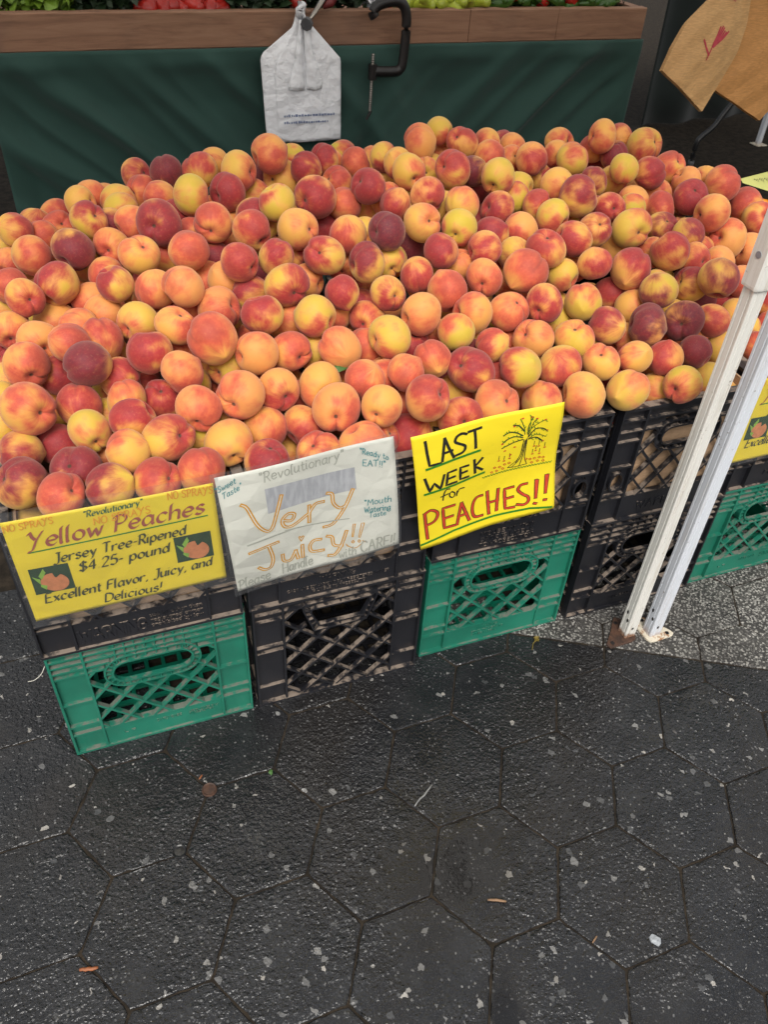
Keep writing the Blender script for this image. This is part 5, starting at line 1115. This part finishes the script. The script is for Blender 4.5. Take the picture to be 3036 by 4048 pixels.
# ------------------------------------------------------------------ the display table behind
TY = 1.60; TZ0, TZ1 = .8255, .9150; TX0, TX1 = .03, 2.068
root = thing('display_table', 'long wooden display table with reddish plank front behind the peaches', 'table', ((TX0+TX1)/2, TY+.45, 0)); O = Vector(root.location)
def board(x0, x1, y0, y1, z0, z1, nm='front_board', mat='plank_wood'):
    m = MB(); n = max(2, int((x1-x0)/.06)); b = .003
    prof = [(y0, z0+b), (y0+b, z0), (y1-b, z0), (y1, z0+b), (y1, z1-b), (y1-b, z1), (y0+b, z1), (y0, z1-b)]
    rr = random.Random(int(x0*100)+int(y0*10))
    for i in range(n+1):
        w = rr.gauss(0, .0006)
        m.v += [(lerp(x0, x1, i/n)-O.x, p[0]+w-O.y, p[1]+w*.6) for p in prof]
    for i in range(n):
        for j in range(8): q = (j+1) % 8; m.f.append((i*8+j, (i+1)*8+j, (i+1)*8+q, i*8+q))
    m.f.append(tuple(range(8))); m.f.append(tuple(n*8+j for j in reversed(range(8)))); return m.build(nm, mat, root)
for a, b in ((TX0, 1.4305), (1.4325, 1.7395), (1.7415, TX1)): board(a, b, TY, TY+.036, TZ0, TZ1)
board(TX0, TX1, TY+.85, TY+.886, TZ0, TZ1, 'back_board')
for a in (TX0, TX1-.036): 
    m = MB(); m.box(a-O.x, a+.036-O.x, TY+.037-O.y, TY+.849-O.y, TZ0+.002, TZ1-.002); m.build('end_board', 'plank_wood', root)
m = MB(); m.box(TX0+.04-O.x, TX1-.04-O.x, TY+.04-O.y, TY+.845-O.y, .835, .850); m.build('table_top', 'plank_wood', root)
for a in (TX0+.10, TX1-.15):
    for b in (TY+.12, TY+.78): m = MB(); m.box(a-O.x, a+.05-O.x, b-O.y, b+.05-O.y, .004, .834); m.build('leg', 'plank_wood', root)
def skirt(u, v):
    x = lerp(TX0+.004, TX1+.004 - .012*v, u); z = .8275 - v*.80
    d = min(1, v*5+.1)*min(1, (1-u)/.05, u/.04+.15)
    left = max(0, 1-u*1.45); right = max(0, (u-.42)*1.7); c = math.exp(-((u-.525)/.12)**2)
    uu = u; u = u + .007*math.sin(v*7+u*6) + .005*math.sin(u*23+v*3)
    def fold(q): q = q % 1; return math.exp(-((q-.5)/.16)**2)
    y = TY-.012 - d*(.044*left*(fold(8*(u-.42*v)+.2) + .5*fold(13.5*(u-.34*v)+.6)) + .042*right*(fold(7*(u+.36*v)+.1) + .5*fold(12*(u+.40*v)+.35)))
    y += d*.04 - .035*d*c*math.cos(26*(abs(u-.525)-.16*v))
    u = uu
    y -= .012*math.exp(-((v-.045)/.03)**2)*(.6+.4*math.sin(u*30))
    x += .012*d*math.sin(v*9)*(u > .985) 
    return Vector((x, y, z))
m = MB(); m.slab(skirt, 200, 70, .003); o = m.build('table_skirt', 'green_cloth', None, True)
tag(o, 'dark green cloth skirt hanging in folds below the plank front', 'tablecloth')
# dark hanging of the next stall
m = MB(); m.slab(lambda u, v: Vector((3.55 + u*2.4 - .06*(1-v)*(1-u), 3.40 + u*.28 + .03*math.sin(u*40), 1.9-1.895*v)), 90, 10, .004); o = m.build('stall_drape', 'black_green_cloth', None, True)
tag(o, 'nearly black drape of the stall far behind at the upper right', 'curtain')
# bent black tube leg
root = thing('folding_leg', 'bent black steel tube leg standing on the dark ground behind the heap', 'table leg', (3.374, 2.68, 0))
pts = smooth_line([(.21, 0, .38), (.125, 0, .262), (.085, 0, .200), (.022, 0, .150), (.002, 0, .118), (0, 0, .03), (0, 0, .004)], 5)
m = MB(); m.tube(pts, .0135, 12); m.build('tube', 'black_tube', root, True)
m = MB(); m.tube([(0, 0, .002), (0, 0, .03)], .0165, 12); m.build('rubber_foot', 'grey_rubber', root, True)
# ------------------------------------------------------------------ plastic bags on a clamp
root = thing('plastic_bag', 'white plastic carrier bags hanging in front of the green cloth skirt', 'bag', (.90, 1.57, .575)); O = Vector(root.location)
def outline(z, L, Rr):   # half outlines as (z, x) lists
    def it(T):
        for (z0, x0), (z1, x1) in zip(T, T[1:]):
            if z1 <= z <= z0: return lerp(x0, x1, (z0-z)/max(1e-6, z0-z1))
        return T[-1][1] if z < T[-1][0] else T[0][1]
    return it(L), it(Rr)
def sheetlayer(L, Rr, z0, z1, y, amp, seed, nm, nu=26, nv=34):
    rr = random.Random(seed); ph = [rr.uniform(0, 6.28) for _ in range(6)]
    def f(u, v):
        z = lerp(z1, z0, v); a, b = outline(z, L, Rr); x = lerp(a, b, u); top = max(0, (z-.79)/.12)
        dy = amp*(math.sin(u*7+ph[0]+v*3) + .6*math.sin(u*15+v*8+ph[1]) + .5*math.sin(v*13+u*4+ph[2]))*(.4+top) - .010*math.sin(math.pi*u)*(1-.4*top)
        return Vector((x, y+dy, z)) - O
    m = MB(); m.slab(f, nu, nv, .003); return m.build(nm, 'white_film', root, True)
sheetlayer([(.918, .880), (.88, .868), (.815, .776), (.80, .771), (.62, .778), (.575, .782)], [(.918, .894), (.80, .94), (.575, .96)], .578, .918, 1.575, .0022, 3, 'back_layer')
sheetlayer([(.925, .880), (.88, .873), (.79, .812), (.76, .807), (.575, .815)], [(.925, .897), (.90, .905), (.815, .992), (.80, 1.008), (.60, 1.012), (.575, 1.011)], .577, .925, 1.566, .0026, 5, 'front_layer')
sheetlayer([(.90, .882), (.80, .866), (.755, .853), (.735, .846)], [(.90, .889), (.81, .889), (.755, .892), (.715, .896)], .722, .90, 1.5545, .0012, 7, 'handle_flap', 10, 14)
sheetlayer([(.90, .892), (.80, .897), (.74, .899), (.72, .902)], [(.90, .905), (.82, .920), (.78, .936), (.745, .95), (.728, .946)], .724, .90, 1.5535, .0012, 9, 'handle_flap', 10, 14)
m = MB(); rr = random.Random(4)
m.tube([(.885-O.x, -.002, .905-O.z), (.884-O.x, -.012, .925-O.z), (.888-O.x, -.012, .937-O.z), (.894-O.x, -.004, .935-O.z), (.895-O.x, .006, .915-O.z)], [.010, .012, .012, .011, .010], 10); m.build('bunched_top', 'white_film', root, True)
m = MB()
for row, z in ((0, .655), (1, .636)):
    x = .828
    while x < (.985 if row == 0 else .962):
        w = rr.uniform(.003, .007); m.box(x-O.x, x+w-O.x, 1.5465-O.y, 1.5475-O.y, z-O.z-.003, z-O.z+rr.uniform(.001, .004)); x += w+rr.uniform(.0015, .004)
m.build('printed_lettering', 'ink_bluetext', root)
root = thing('spring_clamp', 'metal spring clamp with grey pad and red grip holding the bags', 'clamp', (.90, 1.565, .895))
m = MB(); m.tube([(-.004, -.028, -.004), (.004, -.016, -.001)], [.017, .0165], 8); m.build('pad', 'grey_rubber', root)
m = MB(); m.tube([(.004, -.014, 0), (.030, .0, .022), (.055, .02, .043), (.075, .035, .056)], [.006, .008, .009, .008], 8, flat=.6); m.build('jaw', 'zinc', root, True)
m = MB(); m.tube([(.060, .02, .030), (.082, .02, .040), (.10, .03, .062), (.11, .04, .085)], [.006, .012, .012, .010], 10); m.build('grip', 'red_rubber', root, True)
# ------------------------------------------------------------------ C-clamp
root = thing('c_clamp', 'black iron C-clamp gripping the plank front', 'clamp', (1.15, 1.585, .765))
def cp(x, z): return (x-1.15, -.036, z-.765)
m = MB(); P_ = [cp(1.104, .906), cp(1.098, .920), cp(1.118, .937), cp(1.160, .945), cp(1.186, .938), cp(1.200, .915), cp(1.203, .87), cp(1.198, .79), cp(1.190, .770), cp(1.170, .764), cp(1.105, .766)]
m.tube(smooth_line([Vector(q) for q in P_], 5), .0125, 8, flat=1.2); m.build('frame', 'cast_iron', root, True)
m = MB(); m.tube([cp(1.103, .745), cp(1.103, .785)], .0135, 10); m.build('nut', 'cast_iron', root)
m = MB(); zz = .813; pts = []; rad = []
i = 0
while zz > .655: pts.append(cp(1.103 - (.813-zz)*.03, zz)); rad.append(.0052 if i % 2 else .0042); zz -= .003; i += 1
m.tube(pts, rad, 10); m.build('screw', 'screw_steel', root)
m = MB(); m.tube([cp(1.103, .660), cp(1.096, .648), cp(1.088, .634)], [.0045, .0045, .004], 8); m.build('handle', 'cast_iron', root)
# ------------------------------------------------------------------ brown paper bags hanging at the right
def paperbag(label, Lp, Rp, y, mat, seed, stamp):
    """Lp / Rp: left and right edge, bottom to top, as (x, z)"""
    root = thing('paper_bag', label, 'bag', (Lp[0][0], y, Lp[0][1])); O = Vector(root.location); rr = random.Random(seed); ph = [rr.uniform(0, 6) for _ in range(5)]
    def along(T, v):
        L = [0]
        for a, b in zip(T, T[1:]): L.append(L[-1]+math.hypot(b[0]-a[0], b[1]-a[1]))
        d = v*L[-1]
        for i in range(len(T)-1):
            if d <= L[i+1]+1e-9: t = (d-L[i])/(L[i+1]-L[i]); return Vector((lerp(T[i][0], T[i+1][0], t), lerp(T[i][1], T[i+1][1], t)))
        return Vector(T[-1])
    def f(u, v, k_=0):
        p = along(Lp, v).lerp(along(Rp, v), u)
        cr = abs(((u*1.7+v*2.3+.3*math.sin(v*5+ph[0])) % 1)-.5)*2; c2 = abs(((u*2.6-v*1.9+ph[1]) % 1)-.5)*2
        dy = -.010*math.sin(math.pi*u)*math.sin(math.pi*min(1, v*1.3+.1)) - .008*cr*math.sin(math.pi*u) - .004*c2*(1-v)
        return Vector((p.x + k_*.0015, y + dy + k_*.007 - .012*(1-v), p.y - k_*.002)) - O
    for k_ in range(3): m = MB(); m.slab(lambda u, v: f(u, v, k_), 26, 30, .003); m.build('paper_layer', mat, root, False)
    if stamp:
        m = MB()
        class S2:
            def size(s): return .19, .3
            def P(s, a, b, off=0): q = f(a, 1-b); return Vector((q.x, q.y-off, q.z))
        s2 = S2()
        def fan(poly):
            b0 = len(m.v); n = 5
            c = sum((Vector(p) for p in poly), Vector((0, 0)))/len(poly); m.v.append(tuple(s2.P(c.x, c.y, .0012)))
            for p in poly: m.v.append(tuple(s2.P(p[0], p[1], .0012)))
            for i in range(len(poly)): m.f.append((b0, b0+1+i, b0+1+(i+1) % len(poly)))
        for i in range(6): ribbon(m, s2, [Vector((.50+.004*i, .66)), Vector((.455+.03*i, .53-.012*math.sin(i*1.3)))], .004, .0012)
        ribbon(m, s2, [Vector((.34, .66)), Vector((.52, .72))], .004, .0012); ribbon(m, s2, [Vector((.50, .66)), Vector((.53, .75))], .003, .0012)
        for i in range(5): ribbon(m, s2, [Vector((.30+.04*i, .27)), Vector((.31+.04*i, .33))], .004, .0012)
        m.build('red_stamp', 'ink_stamp', root)['kind'] = 'stuff'
    return root
paperbag('tan paper bag with a red stamp hanging above the right end of the heap', [(1.666, .885), (1.680, .935), (1.708, .987), (1.76, 1.036), (1.86, 1.12)], [(1.827, .782), (1.866, .857), (1.893, .922), (1.899, .985), (1.890, 1.04), (1.90, 1.14)], .95, 'kraft_paper', 3, True)
paperbag('orange-brown paper bag hanging behind the stamped one at the right edge', [(1.90, .822), (1.935, .90), (1.955, 1.0), (1.95, 1.12)], [(2.116, .725), (2.19, .81), (2.24, .93), (2.26, 1.12)], 1.03, 'kraft_paper_deep', 8, False)
# ------------------------------------------------------------------ produce on the table
def pepper_mesh(mat, L, r, bend, seed, name):
    rr = random.Random(seed); m = MB(); n = 9; pts = []; rad = []
    for i in range(n+1): t = i/n; pts.append((L*(t-.5), bend*math.sin(t*2.6)*.5, bend*(t-.5)**2)); rad.append(r*(.55+.9*math.sin(min(1, t*1.25+.12)*2.6))*(1-.55*t)*(1+rr.gauss(0, .05)) + .0012)
    m.tube(pts, rad, 12); me = m.mesh(name, mat, True)
    s = MB(); s.tube([(-L*.5-.018, 0, .004), (-L*.5-.004, 0, .001), (-L*.5+.003, 0, 0)], [.002, .0025, r*.5], 7); return me, s.mesh('stem', 'stem_green', True)
PEP = {'red': [pepper_mesh('pepper_red', .055, .024, .008, s, 'pepper') for s in range(3)], 'lime': [pepper_mesh('pepper_lime', .115, .024, .02, s, 'pepper') for s in range(3)], 'green': [pepper_mesh('pepper_green', .10, .014, .03, s, 'pepper') for s in range(3)]}
rq = random.Random(9)
def heap(kind, x0, x1, label, group, dens=.034, rows=3, lift=.02):
    x = x0
    while x < x1:
        for r in range(rows):
            me, st = rq.choice(PEP[kind]); o = link('pepper', me, None, (x + rq.uniform(-.01, .01), TY+.062+r*.036+rq.uniform(-.008, .008), .896+lift+r*.016+rq.uniform(-.004, .008)), (rq.uniform(-.5, .5), rq.uniform(-.4, .4), rq.uniform(0, 6.28) if kind != 'lime' else rq.uniform(-2.2, -.9)))
            s = rq.uniform(.85, 1.15); o.scale = (s, s, s); tag(o, label, 'pepper', group); link('stem', st, o)
        x += dens*rq.uniform(.85, 1.15)
heap('red', .475, .700, 'small red pepper in the pile behind the plank, left of the hanging bags', 'red peppers on the table')
heap('lime', 1.235, 1.50, 'long yellow-green pepper on the table right of the C-clamp', 'yellow-green peppers on the table', .030)
heap('red', 1.185, 1.232, 'red pepper beside the top of the C-clamp', 'red peppers by the clamp', .03, 2)
heap('red', .895, .93, 'red pepper among dark leaves just left of the hanging bags', 'red pepper near the bags', .05, 2, .03)
heap('green', 1.55, 1.95, 'slender green chilli on the table near its right end', 'green chillies at the right end', .030)
heap('red', 1.60, 1.86, 'small red pepper among green chillies near the table right end', 'red peppers among chillies', .11, 1, .035)
def leaves(name, x0, x1, mat, n, label, zc):
    m = MB(); rr = random.Random(n)
    for _ in range(n):
        c = Vector((rr.uniform(x0, x1), TY+.045+rr.uniform(0, .15), zc+rr.uniform(-.03, .03))); e = Euler((rr.uniform(-.9, .9), rr.uniform(-.9, .9), rr.uniform(0, 6.28))).to_matrix(); L = rr.uniform(.03, .06); w = L*rr.uniform(.16, .3); b = len(m.v)
        for t, k_, zz in ((-.5, 0, 0), (-.2, 1, .004), (-.2, -1, .004), (.2, .8, .003), (.2, -.8, .003), (.5, 0, -.006)): m.v.append(tuple(c + e @ Vector((L*t, w*k_, zz))))
        m.f += [(b, b+2, b+1), (b+1, b+2, b+4, b+3), (b+3, b+4, b+5)]
    o = m.build(name, mat, None, False); tag(o, label, 'greens'); o['kind'] = 'stuff'
leaves('leafy_greens', .05, .29, 'leaf_bright', 420, 'bright green leafy vegetables at the left end of the table', .93)
leaves('dark_greens', .28, .48, 'leaf_dark', 360, 'dark green leaves between the bright greens and red peppers', .935)
leaves('dark_greens', .69, 1.20, 'leaf_dark', 800, 'dark green leaves behind the hanging bags', .935)
leaves('dark_greens', 1.50, 2.02, 'leaf_dark', 620, 'dark leaves under the chillies at the table right end', .915)
# crumpled white bag by the clamp
m = MB(); rr = random.Random(3)
m.grid(lambda u, v: Vector((1.09 + .12*u + .012*math.sin(v*9+u*4), TY+.05 + .05*math.sin(math.pi*v)*1 + .012*math.sin(u*14), .912 + .035*math.sin(math.pi*u)*abs(math.sin(math.pi*v*.9)) + .010*math.sin(u*17+v*11) + .012*v)), 24, 16)
o = m.build('plastic_wrap', 'white_film', None, False); tag(o, 'crumpled white plastic lying behind the jaw of the C-clamp', 'plastic wrap')
# ------------------------------------------------------------------ small things on the ground
def disc(name, x, y, r, h, mat, label, cat, dome=.3, z=0):
    m = MB(); n = 18; rr = random.Random(int(x*1000))
    for k_, zz in ((1.0, 0), (1.02, h*.5), (.92, h), (.75, h*(1-dome)), (.3, h*(1-dome)+.0004)): m.v += [(r*k_*math.cos(2*math.pi*i/n)*(1+rr.gauss(0, .01)), r*k_*math.sin(2*math.pi*i/n), zz) for i in range(n)]
    for a in range(4):
        for i in range(n): j = (i+1) % n; m.f.append((a*n+i, a*n+j, (a+1)*n+j, (a+1)*n+i))
    m.f.append(tuple(4*n+i for i in range(n))); o = m.build(name, mat, None, False); o.location = (x, y, z); tag(o, label, cat)
disc('bottle_cap', .215, -.147, .0135, .005, 'brown_rust', 'rusty bottle cap pressed into a paver joint near the left green crate', 'bottle cap', z=-.001)
disc('metal_plug', .146, -.243, .0115, .004, 'black_tube', 'small dark round metal plug set in the paving left of centre', 'metal plug', z=-.001)
def stick(x, y, L, ang, r, mat, label, nm='twig'):
    m = MB(); rr = random.Random(int(abs(x)*999)); n = 6
    pts = [(L*(i/n-.5), rr.gauss(0, L*.015), r + rr.gauss(0, r*.1)) for i in range(n+1)]; m.tube(pts, [r*(.6+.5*math.sin(math.pi*(i+.6)/(n+1.2))) for i in range(n+1)], 7, flat=.7); o = m.build(nm, mat, None, True); o.location = (x, y, .001); o.rotation_euler = (0, 0, ang); tag(o, label, 'twig')
stick(-.012, -.382, .027, -.25, .0028, 'twig_orange', 'short orange-brown twig lying at the lower left')
stick(.576, -.282, .055, .55, .0016, 'pebble', 'thin grey stick lying in the middle of the paving')
stick(.619, -.494, .030, -.45, .0022, 'twig', 'tan wood splinter beside the wet brown patch')
stick(.74, -.60, .014, .5, .0014, 'twig', 'tiny brown splinter near the bottom of the paving')
stick(.205, -.118, .010, .8, .0015, 'twig_orange', 'tiny reddish twig just beyond the rusty bottle cap')
def chip(x, y, r, mat, label, seed):
    m = MB(); rr = random.Random(seed); n = 7; A = [(r*(.7+.5*rr.random())*math.cos(2*math.pi*i/n), r*.7*(.7+.5*rr.random())*math.sin(2*math.pi*i/n)) for i in range(n)]
    for k_, z in ((1, 0), (.9, r*.22), (.4, r*.28)): m.v += [(p[0]*k_, p[1]*k_, z+rr.gauss(0, r*.03)) for p in A]
    for a in range(2):
        for i in range(n): j = (i+1) % n; m.f.append((a*n+i, a*n+j, (a+1)*n+j, (a+1)*n+i))
    m.f.append(tuple(2*n+i for i in range(n))); o = m.build('stone_chip', mat, None, False); o.location = (x, y, .0); o.rotation_euler = (0, 0, rr.uniform(0, 6)); tag(o, label, 'stone')
chip(.833, -.632, .013, 'silver_chip', 'pale grey stone flake near the bottom right of the paving', 3)
chip(.328, -.148, .006, 'leaf_fresh', 'small pale green chip in a joint below the black lattice crate', 5)
chip(.372, .0 -.028, .006, 'pebble', 'white pebble lying against the black lattice crate', 6)
def flower():
    root = thing('dried_flower', 'dried yellow flower head lying by the green crate under LAST WEEK', 'flower', (.950, -.022, .002)); rr = random.Random(2)
    m = MB()
    for i in range(16):
        a = i*.393; e = Matrix.Rotation(a, 3, 'Z') @ Matrix.Rotation(-rr.uniform(.2, 1.1), 3, 'Y'); b = len(m.v); L = rr.uniform(.007, .012)
        for p in ((0, -.001, .001), (L*.6, -.0024, .001), (L, 0, 0), (L*.6, .0024, .001), (0, .001, .001)): m.v.append(tuple(e @ Vector(p)))
        m.f.append(tuple(b+k_ for k_ in range(5)))
    m.build('petals', 'dry_flower', root); m = MB(); m.tube([(0, 0, .002), (-.012, -.008, .002), (-.022, -.022, .001)], [.0012, .001, .0008], 6); m.build('stem', 'dry_flower', root)
flower()
# peach leaf caught in the heap, loose twine at the crate corner
m = MB(); m.grid(lambda u, v: Vector(((u-.5)*.055, (v-.5)*.018*math.sin(math.pi*min(1, u*.97+.03))**.8, .004*math.cos((v-.5)*3)+.006*math.sin(u*4))), 12, 4)
o = m.build('peach_leaf', 'leaf_fresh', None, True); o.location = (.552, .165, .632); o.rotation_euler = (.3, -.2, .3); tag(o, 'green peach leaf caught between peaches in the middle of the heap', 'leaf')
m = MB(); m.tube(smooth_line([Vector((0, 0, 0)), Vector((-.008, -.004, -.012)), Vector((-.020, -.008, -.018)), Vector((-.030, -.006, -.020))], 5), .0006, 6)
o = m.build('twine', 'string', None, True); o.location = (-.001, -.002, .262); tag(o, 'loose white thread sticking out at the left green crate corner', 'thread')

m = MB(); m.grid(lambda u, v: Vector((1.665 + .13*u + .01*math.sin(v*6), .50 + .10*v + .012*math.sin(u*9), .690 + .022*math.sin(math.pi*v)*(1-.6*u) + .006*math.sin(u*13+v*7) - .03*u)), 20, 12)
o = m.build('orange_bag', 'orange_plastic', None, True); tag(o, 'orange plastic bag lying under the pale card at the right edge', 'bag')
